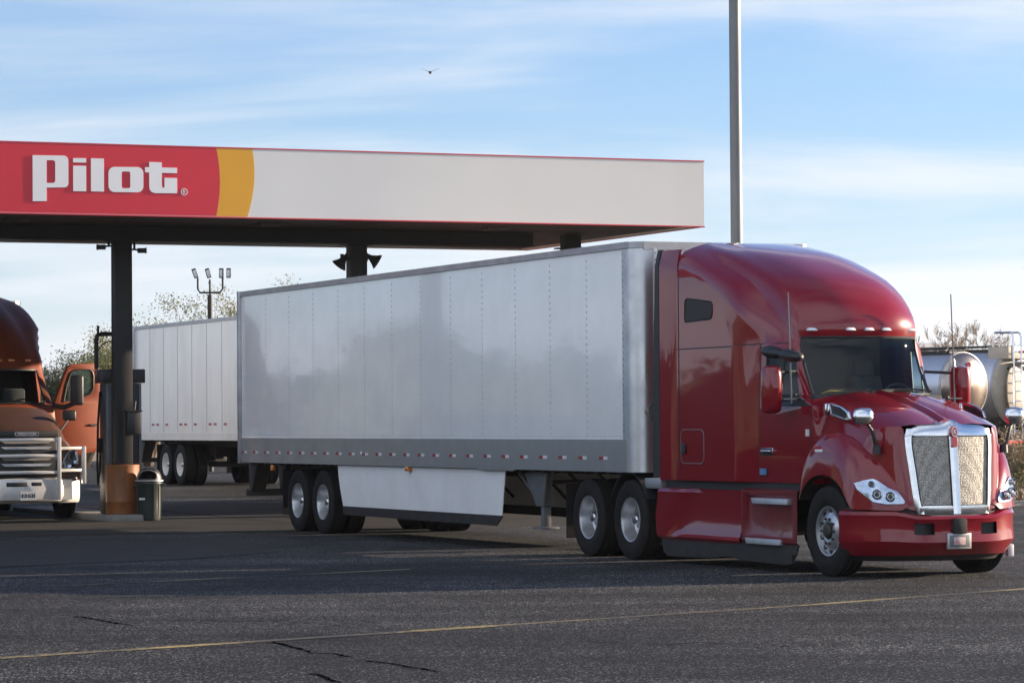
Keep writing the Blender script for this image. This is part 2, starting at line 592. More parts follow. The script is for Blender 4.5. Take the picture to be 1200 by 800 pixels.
# ------------------------------------------------------------------ wheels (axis along y, outward = -y)
def tyre_mb(R=0.515, W=0.285):
    b = MB()
    ri = 0.29
    half = W / 2
    prof = [(ri, -half * 0.8), (ri + 0.03, -half * 0.95), (R - 0.13, -half * 1.03), (R - 0.05, -half * 0.98), (R - 0.012, -half * 0.85)]
    for k in range(5):                                  # tread ribs
        y0 = -half * 0.85 + 1.7 * half * k / 5
        y1 = -half * 0.85 + 1.7 * half * (k + 1) / 5
        prof += [(R, y0 + 0.008), (R, y1 - 0.008)]
        if k < 4:
            prof += [(R - 0.014, y1 - 0.004), (R - 0.014, y1 + 0.004)]
    prof += [(R - 0.012, half * 0.85), (R - 0.05, half * 0.98), (R - 0.13, half * 1.03), (ri + 0.03, half * 0.95), (ri, half * 0.8)]
    b.lathe(prof, 'y', (0, 0, 0), 48)
    return b


def wheel_front(root_name, parent, loc, flip=False, holes=10, rimmat='alu_bright', label=None):
    """steer wheel: convex aluminium disc with hand holes and lug nuts"""
    b = MB()
    b.lathe([(0.292, -0.105), (0.285, -0.125), (0.268, -0.122), (0.258, -0.085), (0.225, -0.082), (0.205, -0.098), (0.155, -0.118), (0.12, -0.125),
             (0.1, -0.118), (0.085, -0.09), (0.001, -0.085)], 'y', (0, 0, 0), 40)
    b.lathe([(0.292, -0.105), (0.275, 0.0), (0.292, 0.11)], 'y', (0, 0, 0), 40)
    for k in range(holes):                              # hand holes
        a = 2 * PI * (k + 0.5) / holes
        c = (0.225 * math.cos(a), -0.0835, 0.225 * math.sin(a))
        b.disc(c, 0.034, 'y', 14, 1, 0.012)
    for k in range(10):                                 # lug nuts
        a = 2 * PI * k / 10
        x, z = 0.145 * math.cos(a), 0.145 * math.sin(a)
        b.lathe([(0.015, -0.108), (0.015, -0.135), (0.010, -0.142), (0.001, -0.142)], 'y', (x, 0, z), 8, 2)
    w = b.build('wheel', [M['rim'], M['black'], M['dark_metal']], parent)
    w.location = loc
    if flip:
        w.rotation_euler = (0, 0, PI)
    tyre_mb().build('tyre', M['rubber'], w)
    h = MB()
    h.lathe([(0.085, -0.09), (0.085, -0.135), (0.07, -0.15), (0.05, -0.155), (0.001, -0.155)], 'y', (0, 0, 0), 24)
    h.build('hub', M['dark_metal'], w)
    return w


def wheel_dual(parent, loc, flip=False, rimmat='rim', inner=True):
    """deep-dished outer wheel of a dual pair, plus the inner tyre behind it"""
    b = MB()
    b.lathe([(0.293, -0.112), (0.287, -0.13), (0.27, -0.125), (0.262, -0.10), (0.25, -0.02), (0.235, 0.035), (0.2, 0.06), (0.13, 0.065), (0.12, 0.05),
             (0.001, 0.05)], 'y', (0, 0, 0), 40)
    for k in range(10):
        a = 2 * PI * (k + 0.5) / 10
        b.disc((0.19 * math.cos(a), 0.058, 0.19 * math.sin(a)), 0.026, 'y', 12, 1, 0.008)
    w = b.build('wheel', [M[rimmat], M['black']], parent)
    w.location = loc
    if flip:
        w.rotation_euler = (0, 0, PI)
    t = tyre_mb()
    t.build('tyre', M['rubber'], w)
    h = MB()
    h.lathe([(0.12, 0.06), (0.105, 0.02), (0.08, 0.0), (0.075, -0.05), (0.06, -0.075), (0.001, -0.08)], 'y', (0, 0, 0), 24)
    for k in range(10):
        a = 2 * PI * k / 10
        h.lathe([(0.016, 0.06), (0.016, 0.02), (0.001, 0.02)], 'y', (0.155 * math.cos(a), 0, 0.155 * math.sin(a)), 8)
    h.build('hub', M['alu_bright'], w)
    if inner:
        t2 = MB()
        t2.v, t2.f, t2.m = [(x, y + 0.335, z) for x, y, z in t.v], t.f, t.m
        t2.build('tyre', M['rubber'], w)
    return w


def dup_wheel(w, loc, flip):
    c = copy_tree(w)
    c.parent = w.parent
    c.location = loc
    c.rotation_euler = (0, 0, PI if flip else 0)
    return c


# ------------------------------------------------------------------ cab loft (plan outlines stacked up in z)
def cab_loft(levels, xf, xc, yc, xp, zt, knots, xrear, wfun, nf=9, nc=5):
    """rows of points, near rear -> front centre -> far rear; near is -y.  Returns rows and the index layout."""
    rows = []
    for z in levels:
        f_, c_, y_, p_ = xf(z), xc(z), yc(z), xp(z)
        half = []
        for i in range(nf + 1):                                   # front arc
            t = i / nf
            half.append((f_ + (c_ - f_) * t ** 2.6, y_ * t))
        ws = wfun(p_, z)
        cx, cy = c_ - 0.02 + (p_ - c_) * 0.12, y_ + (ws - y_) * 0.8
        for i in range(1, nc + 1):                                # rounded pillar
            t = i / nc
            half.append(((1 - t) ** 2 * c_ + 2 * t * (1 - t) * cx + t * t * p_, (1 - t) ** 2 * y_ + 2 * t * (1 - t) * cy + t * t * ws))
        nk = len(knots)
        q0 = max(xp(min(z, zt)), knots[0] + .03)
        for i, k in enumerate(knots):                             # side
            if z <= zt:
                x = k
            else:                                                 # spread evenly as the roof runs back
                fr = (q0 - k) / (q0 - xrear)
                bl = smooth((z - zt) / (levels[-1] - zt) * 1.6)
                fr = fr * (1 - bl) + bl * (i + 1) / (nk + 1)
                x = p_ + (xrear - p_) * fr
            half.append((x, wfun(x, z)))
        half.append((xrear, wfun(xrear, z)))
        rows.append((z, half))
    P = []
    for z, half in rows:
        near = [(x, -y, z) for x, y in reversed(half)]
        far = [(x, y, z) for x, y in half[1:]]
        P.append(near + far)
    return P


def smooth(t):
    t = min(max(t, 0), 1)
    return t * t * (3 - 2 * t)


def seam(b, pts, r=0.006, mi=1):
    b.tube(pts, r, 5, mi)


# ------------------------------------------------------------------ the red tractor
def red_tractor():
    # steer axle under the origin, x forward, y to the driver's left
    O_ = Vector((4.5548, 37.0049, 0))
    root = thing('semi_tractor', 'dark red sleeper semi tractor with chrome grille, pulling the long white trailer', 'truck', O_, ROT)
    LV = [1.05, 1.25, 1.5, 1.7, 1.85, 1.95, 2.08, 2.2, 2.4, 2.62, 2.70, 2.76, 2.84, 2.93, 3.02, 3.14, 3.27, 3.38, 3.48, 3.57, 3.66, 3.74, 3.81, 3.87, 3.92, 3.955, 3.98]
    xf = fun([(1.05, -.30), (1.95, -.32), (2.08, -.54), (2.76, -.86), (2.85, -.84), (3.0, -.87), (3.2, -.99), (3.47, -1.36), (3.66, -1.9), (3.8, -2.46), (3.9, -3.1), (3.98, -3.74)])
    xc = fun([(1.05, -.34), (1.95, -.38), (2.08, -.78), (2.76, -1.10), (2.85, -1.07), (3.0, -1.10), (3.2, -1.24), (3.47, -1.66), (3.66, -2.22), (3.8, -2.76), (3.9, -3.32), (3.98, -3.77)])
    yc = fun([(1.05, .9), (1.95, .88), (2.08, .79), (2.76, .765), (2.9, .755), (3.2, .715), (3.47, .69), (3.66, .675), (3.8, .65), (3.9, .60), (3.98, .5)])
    xp = fun([(1.05, -.36), (1.95, -.40), (2.08, -.96), (2.62, -1.10), (2.76, -1.24), (2.9, -1.36), (3.18, -1.70), (3.47, -2.17), (3.66, -2.76), (3.8, -3.26), (3.9, -3.62), (3.98, -3.785)])
    w0 = fun([(1.05, .99), (1.95, .985), (2.08, .875), (2.62, .85), (2.76, .845), (2.9, .855), (3.18, .87), (3.47, .88), (3.66, .88), (3.8, .85), (3.9, .79), (3.98, .62)])
    wz = fun([(1.05, 1.0), (1.5, 1.02), (2.08, 1.005), (2.62, .98), (2.76, .985), (2.9, 1.0), (3.2, 1.03), (3.5, 1.045), (3.7, 1.04), (3.81, 1.01), (3.9, .96), (3.98, .82)])
    ws = fun([(1.05, 1.08), (2.6, 1.085), (3.3, 1.085), (3.6, 1.08), (3.76, 1.06), (3.86, 1.03), (3.92, .97), (3.98, .84)])

    def wfun(x, z):
        xb0, xb1 = (-1.72, -2.22)
        if z > 2.75:                                     # recess swings back as the roof cap takes over
            q = smooth((z - 2.75) / 0.85)
            xb0 += 0.2 * q
            xb1 += 0.1 * q
        t = min(max((xb0 - x) / (xb0 - xb1), 0), 1)
        base = wz(z) + (ws(z) - wz(z)) * t
        if z < 2.0:
            return base
        t = min(max((xp(z) - x) / .6, 0), 1)             # the nose of the cab is narrower than its middle
        return w0(z) + (base - w0(z)) * t * (2 - t)
    kn = [-1.26, -1.33, -1.45, -1.57, -1.70, -1.735, -1.98, -2.22, -2.3, -2.6, -2.9, -3.2, -3.5]
    P = cab_loft(LV, xf, xc, yc, xp, 2.76, kn, -3.80, wfun)
    P = [[(x, y, z + .05 * smooth((z - 3.5) / .48)) for x, y, z in row] for row in P]
    K = len(P[0])
    nf, nc, nk = 9, 5, len(kn)
    half = nf + nc + nk + 2                               # points per half incl. centre
    mid = half - 1

    def idx(j):                                          # half index 0 = centre ... half-1 = rear, for face column j
        return (mid - 1 - j, -1) if j < mid else (j - mid, 1)
    I = {z: i for i, z in enumerate(LV)}
    # side face index ranges on a half: front arc 0..nf-1, pillar nf..nf+nc-1, side: nf+nc + n
    s0 = nf + nc
    B, WS, GN, GF, DN, DF = MB(), MB(), MB(), MB(), MB(), MB()
    for i in range(len(LV) - 1):
        z0, z1 = LV[i], LV[i + 1]
        for j in range(K - 1):
            h, sd = idx(j)
            quad = [P[i][j], P[i][j + 1], P[i + 1][j + 1], P[i + 1][j]]
            dst = B
            if h < nf and 2.08 <= z0 and z1 <= 2.76:
                dst = WS
            elif s0 <= h < s0 + 5 and 2.08 <= z0 and z1 <= 2.62 and h < s0 + 4:
                dst = GN if sd < 0 else GF
            elif h >= s0 and h < s0 + 5 and z1 <= 2.70:
                dst = DN if sd < 0 else DF
            dst.add(quad, [(0, 1, 2, 3)])
    B.add(P[-1], [tuple(range(K))])                       # roof plate
    back = [P[i][0] for i in range(len(LV))] + [P[i][-1] for i in range(len(LV) - 1, -1, -1)]
    B.add(back, [tuple(range(len(back)))])               # rear wall
    B.add([P[0][j] for j in range(K)], [tuple(range(K))])  # floor

    def side_pt(x, z, off=0.003, sg=-1):
        return (x, sg * (wfun(x, z) + off), z)
    for sg in (-1, 1):
        seam(B, [side_pt(-3.79 + k * .25, 2.685 - .0 * k, 0.0, sg) for k in range(7)], 0.007)   # roof cap joint
        seam(B, [side_pt(x, 2.70, 0.0, sg) for x in (-2.24, -2.0, -1.74, -1.4, -1.22)], 0.006)
        seam(B, [side_pt(-3.74, z, 0.0, sg) for z in np.linspace(1.05, 3.9, 14)], 0.008)
        seam(B, [side_pt(-1.72, z, 0.0, sg) for z in np.linspace(1.06, 2.7, 9)], 0.007)
        seam(B, [side_pt(-.42, z, 0.0, sg) for z in np.linspace(1.06, 1.93, 5)], 0.007)
    cab = B.build('cab', [M['red'], M['black']], root, angle=32, recalc=True)
    # doors with their glass, handle and trim
    for dm, gm, sg in ((DN, GN, -1), (DF, GF, 1)):
        d = dm.build('door', M['red'], root, angle=32)
        g = gm.build('window_pane', M['glass'], d, angle=50)
        b = MB()
        zz = [2.085, 2.2, 2.35, 2.5, 2.615]
        b.tube([side_pt(-1.56, z, 0.004, sg) for z in zz] + [side_pt(x, 2.618, 0.004, sg) for x in (-1.4, -1.25, -1.13)], 0.013, 6)
        b.tube([side_pt(-1.56, 2.085, 0.004, sg), side_pt(-1.2, 2.085, 0.004, sg), side_pt(-1.0, 2.085, 0.004, sg)], 0.013, 6)
        b.tube([side_pt(-1.24, z, 0.004, sg) for z in zz], 0.010, 6)
        b.build('window_frame', M['black'], d)
        b = MB()
        for q in ((-1.58, 1.94, 2.075),):                # dark belt strip under the glass
            pts0 = [(x, sg * (wfun(x, 1.95) + .006), 1.952) for x in (-1.15, -.8, -.42)]
            pts1 = [(x, sg * (wfun(x, 2.08) + .006), 2.078) for x in (-1.25, -1.1, -.97)]
            b.grid([pts0, pts1])
        b.build('belt_panel', M['black'], d, solid=0.004)
        b = MB()
        y = wfun(-1.5, 1.42)
        b.v += []
        b.box(-1.66, -1.36, sg * (y - .002), sg * (y + .008), 1.37, 1.46, 1)
        b.box(-1.60, -1.37, sg * (y + .008), sg * (y + .045), 1.405, 1.435, 0)
        b.build('handle', [M['chrome'], M['black']], d, bevel=0.004)
    for sg in (-1, 1):
        sw = [(-3.54, 3.02), (-2.86, 3.035), (-2.82, 3.06), (-2.80, 3.10), (-2.80, 3.21), (-2.84, 3.25), (-3.48, 3.31), (-3.53, 3.29), (-3.55, 3.25), (-3.56, 3.06)]
        b = MB()
        b.prism(sw, lambda u, v: side_pt(u, v, -.01, sg), lambda u, v: side_pt(u, v, .004, sg))
        o = b.build('sleeper_window', M['pane_black'], root)
        b = MB()
        ring = [side_pt(x, z, 0.003, sg) for x, z in sw]
        b.tube(ring + ring[:2], 0.010, 6)
        b.build('window_frame', M['black'], o)
    ws_o = WS.build('windscreen', M['glass_ws'], root, angle=60)
    b = MB()                                             # black ceramic border of the windscreen
    bd = [P[I[2.08]][j] for j in range(mid - nf, mid + nf + 1)] + [P[i][mid + nf] for i in range(I[2.2], I[2.76])] + [P[I[2.76]][j] for j in range(mid + nf, mid - nf - 1, -1)] + [P[i][mid - nf] for i in range(I[2.70], I[2.08] - 1, -1)]
    b.tube(bd, 0.018, 6)
    b.build('windscreen_seal', M['black'], ws_o)
    b = MB()
    for sg in (0.62, -0.12):                             # wipers parked at the foot of the glass
        b.tube([(-.46, sg, 2.12), (-.56, sg - .25, 2.145), (-.52, sg - .6, 2.135)], 0.011, 5)
    b.build('wiper', M['black'], ws_o)

    # dashboard, seats, papers behind the glass
    b = MB()
    b.box(-1.02, -.62, -.86, .86, 1.75, 2.075)
    b.box(-1.15, -1.0, .18, .78, 1.8, 2.12)
    b.build('dashboard', M['interior'], root, bevel=0.03)
    for y0, x0, z0, l, ang, mm in ((-.5, -.86, 2.085, .26, .2, 'paper_y'), (-.22, -.84, 2.085, .32, -.1, 'paper'), (.12, -.80, 2.085, .24, .15, 'paper'), (.42, -.86, 2.085, .2, -.3, 'paper_y')):
        b = MB()
        c, s = math.cos(ang), math.sin(ang)
        pts = [(x0 + c * u - s * v, y0 + s * u + c * v, z0 + .05 * (u + .1) / .2) for u, v in ((-.08, -l / 2), (.1, -l / 2), (.1, l / 2), (-.08, l / 2))]
        b.add(pts, [(0, 1, 2, 3)])
        b.build('dashboard_paper', M[mm], root, solid=0.01)
    for sy in (-.5, .5):
        b = MB()
        b.box(-1.75, -1.25, sy - .25, sy + .25, 1.5, 1.66)
        b.hexa([(-1.78, sy - .24, 1.62), (-1.62, sy - .24, 1.62), (-1.62, sy + .24, 1.62), (-1.78, sy + .24, 1.62), (-1.9, sy - .2, 2.32), (-1.78, sy - .2, 2.32), (-1.78, sy + .2, 2.32), (-1.9, sy + .2, 2.32)])
        b.hexa([(-1.9, sy - .13, 2.32), (-1.8, sy - .13, 2.32), (-1.8, sy + .13, 2.32), (-1.9, sy + .13, 2.32), (-1.92, sy - .11, 2.52), (-1.83, sy - .11, 2.52), (-1.83, sy + .11, 2.52), (-1.92, sy + .11, 2.52)])
        b.build('seat', M['interior_grey'], root, bevel=0.03)
    b = MB()
    for k in range(24):
        pass
    ring = [(-1.13 + .09 * math.cos(a), .5 + .22 * math.sin(a), 2.02 + .19 * math.cos(a)) for a in np.linspace(0, 2 * PI, 25)]
    b.tube(ring, 0.016, 6)
    b.tube([(-1.0, .5, 1.95), (-1.13, .5, 2.02)], 0.03, 6)
    b.bar((-1.13, .29, 2.02), (-1.13, .71, 2.02), .04, .02)
    b.build('steering_wheel', M['interior'], root)
    b = MB()
    b.box(-2.12, -2.08, -.85, .85, 1.2, 3.1)
    b.build('sleeper_curtain', M['interior'], root)

    # roof marker lamps, above the windscreen
    for y, x in ((0, -.83), (-.24, -.845), (.24, -.845), (-.67, -1.0), (.67, -1.0)):
        b = MB()
        b.hexa([(x - .06, y - .06, 2.84), (x + .035, y - .06, 2.84), (x + .035, y + .06, 2.84), (x - .06, y + .06, 2.84), (x - .06, y - .045, 2.878), (x + .005, y - .045, 2.875), (x + .005, y + .045, 2.875), (x - .06, y + .045, 2.878)])
        b.build('marker_lamp', M['lamp_white'], root, bevel=0.008)
    # rounded crease lines running back over the roof cap
    # side extenders behind the sleeper with black rubber edge
    for sg in (-1, 1):
        b = MB()
        P1, P2, P3 = [], [], []
        for z in np.linspace(1.05, 3.94, 16):
            wq = 1.08 - .06 * smooth((z - 3.78) / .24) ** 2
            P1.append([(-3.775, sg * (wq - .0), z), (-3.95, sg * (wq + .02), z), (-4.24 + .05 * smooth((z - 3.6) / .4), sg * (wq + .035), z), (-4.24, sg * (wq + .0), z), (-3.78, sg * (wq - .04), z)])
        b.grid(P1, wrap=True)
        b.add(P1[0], [(0, 1, 2, 3, 4)])
        b.add(P1[-1], [(4, 3, 2, 1, 0)])
        e = b.build('side_extender', M['red'], root, angle=40)
        b = MB()
        for z in np.linspace(1.08, 3.955, 16):
            wq = 1.08 - .06 * smooth((z - 3.78) / .24) ** 2
            x0 = -4.41 + .10 * smooth((z - 2.0) / 2.0)
            P2.append([(-4.235, sg * (wq + .04), z), (x0, sg * (wq + .05), z), (x0, sg * (wq + .02), z), (-4.235, sg * (wq - .0), z)])
        b.grid(P2, wrap=True)
        b.add(P2[0], [(0, 1, 2, 3)])
        b.add(P2[-1], [(3, 2, 1, 0)])
        b.build('rubber_edge', M['black'], e, angle=40)
    b = MB()
    b.grid([[(-3.79, y, 3.975 - .25 * abs(y / .95) ** 5), (-4.05, y, 3.985 - .25 * abs(y / .95) ** 5), (-4.2, y, 3.985 - .25 * abs(y / .95) ** 5)] for y in np.linspace(-.92, .92, 15)])
    b.build('roof_extender', M['red'], root, solid=0.03)

    # ---- hood with fenders
    ys = [0, .03, .075, .10, .28, .46, .60, .72, .80, .85, .87, .885, .90, .91, .92, .92, .92, .92]
    zc = fun([(-.62, 2.125), (-.3, 2.08), (.1, 1.995), (.5, 1.895), (.8, 1.80), (1.0, 1.735), (1.1, 1.70)])
    zf = fun([(-.62, 1.22), (-.4, 1.42), (-.15, 1.53), (.05, 1.56), (.3, 1.53), (.55, 1.42), (.75, 1.28), (1.0, 1.15)])
    xfront = fun([(0, 1.0), (.3, .99), (.55, .94), (.68, .84), (.78, .70), (.85, .58), (.90, .48), (.92, .42)])

    def arch(x):
        t = (x + .03) / .62
        return 0.72 + (0.43 * math.sqrt(max(0, 1 - t * t)) if abs(t) < 1 else 0)

    def section(x):
        c = zc(x)
        f = zf(x)
        zs = [c + .016, c + .012, c - .018, c - .012, c - .004, c - .02, c - .055, c - .10, c - .17]
        lo = max(arch(x), .77 if x > .56 else 0)
        zs += [(c - .17) * .55 + (f + .02) * .45, f + .03, f + .005, f - .05, f - .13, f - .23]
        rest = f - .23
        zs += [rest + (lo - rest) * .5, rest + (lo - rest) * .8, lo]
        return zs
    xs0 = np.linspace(-.62, 1.0, 27)
    HB = MB()
    rows = {}
    for sg in (-1, 1):
        P_ = []
        for t in np.linspace(0, 1, 27):
            row = []
            for k, y in enumerate(ys):
                xe = xfront(y)
                # hood rear edge slants back towards the cowl centre
                xs_ = -.60 + .10 * smooth(y / .9)
                x = xs_ + (xe - xs_) * t
                z = section(x)[k]
                row.append((x, sg * y, z))
            P_.append(row)
        rows[sg] = P_
        HB.grid(P_)
        # nose surface between the fender outline and the grille
        edge = [p for p in P_[-1]][6:]
        pass
        n = len(edge)
        G = []
        for i, (ex, ey, ez) in enumerate(edge):
            q = i / (n - 1)
            gy, gzz = .575 - .095 * q, 1.68 - .92 * q
            row = []
            for k in range(7):
                u = k / 6
                y = abs(ey) + (gy - abs(ey)) * u
                z = ez + (gzz - ez) * (1 - (1 - u) ** 1.5)
                x = ex + (.93 + .10 * q - ex) * (1 - (1 - u) ** 2)
                row.append((x, sg * y, z))
            G.append(row)
        HB.grid(G)
        rows[('nose', sg)] = G
        # wheel arch lip turned inwards
        lip = [[(x, sg * .92, arch(x)), (x, sg * .80, arch(x) + .01)] for x in np.linspace(-.62, .42, 25)]
        HB.grid(lip, 1)
    hood = HB.build('hood', [M['red'], M['black']], root, angle=28)
    # fenders: a broad dome over the wheel that sweeps forward and inward to the foot of the grille
    ST = [((-.62, .93, 1.08), (-.62, 1.03, 1.06), (-.62, 1.075, .86)), ((-.56, .91, 1.28), (-.56, 1.035, 1.25), (-.56, 1.08, .95)), ((-.42, .885, 1.46), (-.42, 1.035, 1.42), (-.42, 1.085, 1.06)),
          ((-.24, .865, 1.575), (-.24, 1.03, 1.53), (-.24, 1.09, 1.135)), ((-.03, .855, 1.62), (-.03, 1.025, 1.575), (-.03, 1.09, 1.16)), ((.18, .845, 1.605), (.19, 1.02, 1.55), (.19, 1.09, 1.125)),
          ((.40, .815, 1.53), (.42, 1.005, 1.46), (.38, 1.09, 1.03)), ((.58, .765, 1.42), (.61, .965, 1.33), (.53, 1.085, .87)), ((.74, .70, 1.29), (.76, .89, 1.18), (.62, 1.06, .78)),
          ((.87, .63, 1.13), (.87, .79, 1.04), (.76, .955, .775)), ((.965, .56, .97), (.955, .68, .92), (.89, .82, .77)), ((1.03, .49, .83), (1.02, .56, .81), (1.0, .64, .765))]
    tt_ = list(range(len(ST)))
    comp = [[fun([(i, ST[i][k][c]) for i in tt_]) for c in range(3)] for k in range(3)]

    def fen(u, v):
        I_, M_, O2 = [[comp[k][c](u) for c in range(3)] for k in range(3)]
        Q = [2 * m - .5 * (i_ + o_) for i_, m, o_ in zip(I_, M_, O2)]
        w = v ** .85
        return [(1 - w) ** 2 * i_ + 2 * w * (1 - w) * q_ + w * w * o_ for i_, q_, o_ in zip(I_, Q, O2)]
    FS = [(fen(u, v)) for u in np.linspace(5, len(ST) - 1, 80) for v in np.linspace(0, 1, 40)]
    FA = np.array(FS)

    def fx(y, z):
        d2 = (FA[:, 1] - y) ** 2 + (FA[:, 2] - z) ** 2
        k = np.argsort(d2)[:6]
        w_ = 1 / (d2[k] + 1e-5)
        return float((FA[k, 0] * w_).sum() / w_.sum())
    for sg in (-1, 1):
        b = MB()
        G = [[(p[0], sg * p[1], p[2]) for p in (fen(u, v) for v in np.linspace(0, 1, 13))] for u in np.linspace(0, len(ST) - 1, 56)]
        b.grid(G)
        for e_ in (G[0], G[-1]):
            pass
        b.grid([[row[-1], (row[-1][0] - (.0 if row[-1][2] > .8 else .02), sg * (abs(row[-1][1]) - .22), row[-1][2] + .015)] for row in G[:44]], 1)
        b.grid([[(p[0], p[1], p[2]), (p[0] - .06, sg * (abs(p[1]) - .14), p[2] - .05)] for p in (r0[0] for r0 in G)], 0)
        b.build('fender', [M['red'], M['black']], root, angle=50)
    b = MB()                                             # dark wheel housing and engine bay floor
    b.box(-.6, .6, -.62, .62, .55, 1.25)
    for sg in (-1, 1):
        b.grid([[(x, sg * .8, arch(x) + .02), (x, sg * .8, .6)] for x in np.linspace(-.62, .5, 14)])
    b.build('engine_bay', M['black'], root)
    # chrome-rimmed intake on each flank of the hood
    for sg in (-1, 1):
        def hp(x, z, off):                               # on the hood flank
            return (x, sg * (.875 + off - .06 * max(0, z - 1.85)), z)
        out = [(-.20, 1.985), (-.08, 1.975), (.12, 1.93), (.25, 1.875), (.29, 1.80), (.27, 1.765), (-.17, 1.83)]
        inn = [(-.165, 1.95), (-.07, 1.942), (.09, 1.905), (.19, 1.862), (.215, 1.815), (.2, 1.80), (-.145, 1.862)]
        b = MB()
        b.prism(out, lambda u, v: hp(u, v, 0.0), lambda u, v: hp(u, v, .03), 0, hole=inn)
        v_ = b.build('side_intake', M['chrome'], root, bevel=0.004)
        b = MB()
        b.prism(inn, lambda u, v: hp(u, v, 0.0), lambda u, v: hp(u, v, .012), 0)
        b.build('intake_mesh', M['black'], v_)
        b = MB()
        b.box(-.275, -.235, sg * .86, sg * .925, 1.84, 1.975)
        b.build('hood_latch', M['chrome'], hood, bevel=0.008)
    # turn lamp on each fender
    for sg in (-1, 1):
        b = MB()
        b.box(-.22, -.06, sg * 1.03, sg * 1.085, 1.415, 1.45)
        b.build('fender_lamp', M['lamp_white'], hood, bevel=0.008)
    # headlights, set into the nose surface
    for sg in (-1, 1):
        def hl(u, z, off):
            return (fx(u, z) + off, sg * (u + off * .55), z + off * .25)
        raw = [(1.035, 1.07), (.97, 1.10), (.89, 1.12), (.845, 1.095), (.76, 1.02), (.67, .975), (.63, .92), (.60, .865), (.615, .838), (.79, .835), (.90, .86), (.97, .93), (1.02, 1.0)]
        out = []
        for (a0, b0), (a1, b1) in zip(raw, raw[1:] + raw[:1]):
            out += [(a0 + (a1 - a0) * t, b0 + (b1 - b0) * t) for t in (0, .34, .67)]
        cu_ = sum(p[0] for p in out) / len(out)
        cv_ = sum(p[1] for p in out) / len(out)

        def patch(mb, off, rim):                         # curved sheet with a turned-in rim
            rg = [[hl(u, v, rim) for u, v in out]]
            for k in (1, .85, .65, .45, .25, .05):
                rg.append([hl(cu_ + (u - cu_) * k, cv_ + (v - cv_) * k, off) for u, v in out])
            mb.grid(rg, wrap=True)
            mb.add(rg[-1], [tuple(range(len(out)))])
        b = MB()
        patch(b, .012, -.03)
        hb = b.build('headlight', M['reflector'], root, angle=50)
        b = MB()
        patch(b, .046, .0)
        b.build('lens', M['lens'], hb, angle=50)
        for (u, v, r_) in ((.745, .915, .058), (.865, .94, .058), (.905, 1.055, .036)):
            q = MB()
            c = hl(u, v, .020)
            q.lathe([(r_, 0.0), (r_, .028), (r_ * .86, .034), (r_ * .62, .012), (.001, .006)], 'x', (0, 0, 0), 18, 0)
            q.lathe([(r_ * .55, .010), (r_ * .4, .026), (.001, .032)], 'x', (0, 0, 0), 14, 1)
            o = q.build('bulb', [M['chrome'], M['black']], hb)
            o.location = c
            o.rotation_euler = (0, -.15, sg * .62)
    # ---- grille: chrome shield with two woven panels
    gy = fun([(.70, .44), (.74, .475), (.80, .49), (1.2, .53), (1.55, .56), (1.62, .56), (1.68, .535)])

    def gx(y, z):
        return 1.075 - .09 * (z - .75) - .075 * (y / .55) ** 2
    outl = [(gy(z), z) for z in (.76, .9, 1.1, 1.3, 1.5, 1.62)] + [(.55, 1.685), (.46, 1.715), (.2, 1.745), (.09, 1.765), (0, 1.795)]
    outl = outl + [(-y, z) for y, z in reversed(outl[:-1])] + [(-.36, .70), (.36, .70)]
    for_h = []
    b = MB()
    # frame = outer outline with two holes, built as strips: left, right, top, bottom, centre post
    il = lambda z: gy(z) - .075
    zz = list(np.linspace(.83, 1.585, 9))
    for sg in (-1, 1):
        b.grid([[(gx(gy(z), z) - .08, sg * (gy(z) + .012), z), (gx(gy(z), z) + .02, sg * (gy(z) + .004), z), (gx(gy(z), z) + .04, sg * (gy(z) - .02), z), (gx(il(z), z) + .04, sg * (il(z) + .012), z), (gx(il(z), z) - .01, sg * il(z), z)] for z in [.72] + zz + [1.68]])
        b.grid([[(gx(.02, z) + .05 + (.012 if k == 0 else 0), sg * y, z) if k < 3 else (gx(.05, z) - .01, sg * y, z) for k, y in enumerate((0, .036 + .008 * (z - .8), .047 + .008 * (z - .8), .058 + .008 * (z - .8)))] for z in [.72] + zz + [1.70]])
    ytop = np.linspace(-.565, .565, 23)
    tz = lambda y: 1.70 + .035 * (1 - (y / .565) ** 2) + .055 * max(0, 1 - abs(y) / .12) - .075 * smooth((abs(y) - .44) / .125) ** 2
    bz = lambda y: .695 + .02 * (abs(y) / .45) ** 4
    b.grid([[(gx(y, 1.7) - .10, y, tz(y) + .004), (gx(y, 1.68) + .02, y, tz(y) - .005), (gx(y, 1.66) + .042, y, tz(y) - .035), (gx(y, 1.6) + .042, y, 1.60), (gx(y, 1.6) - .01, y, 1.585)] for y in ytop])
    yb = np.linspace(-.45, .45, 17)
    b.grid([[(gx(y, .7) - .08, y, bz(y)), (gx(y, .7) + .03, y, bz(y) + .012), (gx(y, .75) + .042, y, .75), (gx(y, .8) + .042, y, .815), (gx(y, .8) - .01, y, .83)] for y in yb])
    gr = b.build('grille', M['chrome'], root, angle=40)
    for sg in (-1, 1):
        b = MB()
        pan = [[(gx(y * sg, z) + .028, sg * y, z) for y in np.linspace(.05, il(z) + .01, 8)] for z in np.linspace(.815, 1.60, 12)]
        b.grid(pan)
        b.build('grille_panel', M['grille'], gr)
        b = MB()                                         # dark rubber surround of each panel
        rim = [pan[0][0], pan[0][-1]] + [r_[-1] for r_ in pan[1:]] + [pan[-1][0], pan[0][0]]
        rim = [(x + .008, y, z) for x, y, z in rim]
        b.tube(rim, 0.011, 5)
        b.build('panel_rim', M['dark_metal'], gr)
    # red oval emblem with its plate beneath
    b = MB()
    ez = 1.645
    oval = [(.046 * math.cos(a), ez + .066 * math.sin(a)) for a in np.linspace(0, 2 * PI, 25)[:-1]]
    b.prism(oval, lambda u, v: (1.02, u, v), lambda u, v: (1.085 - .06 * (v - 1.6), u, v), 0)
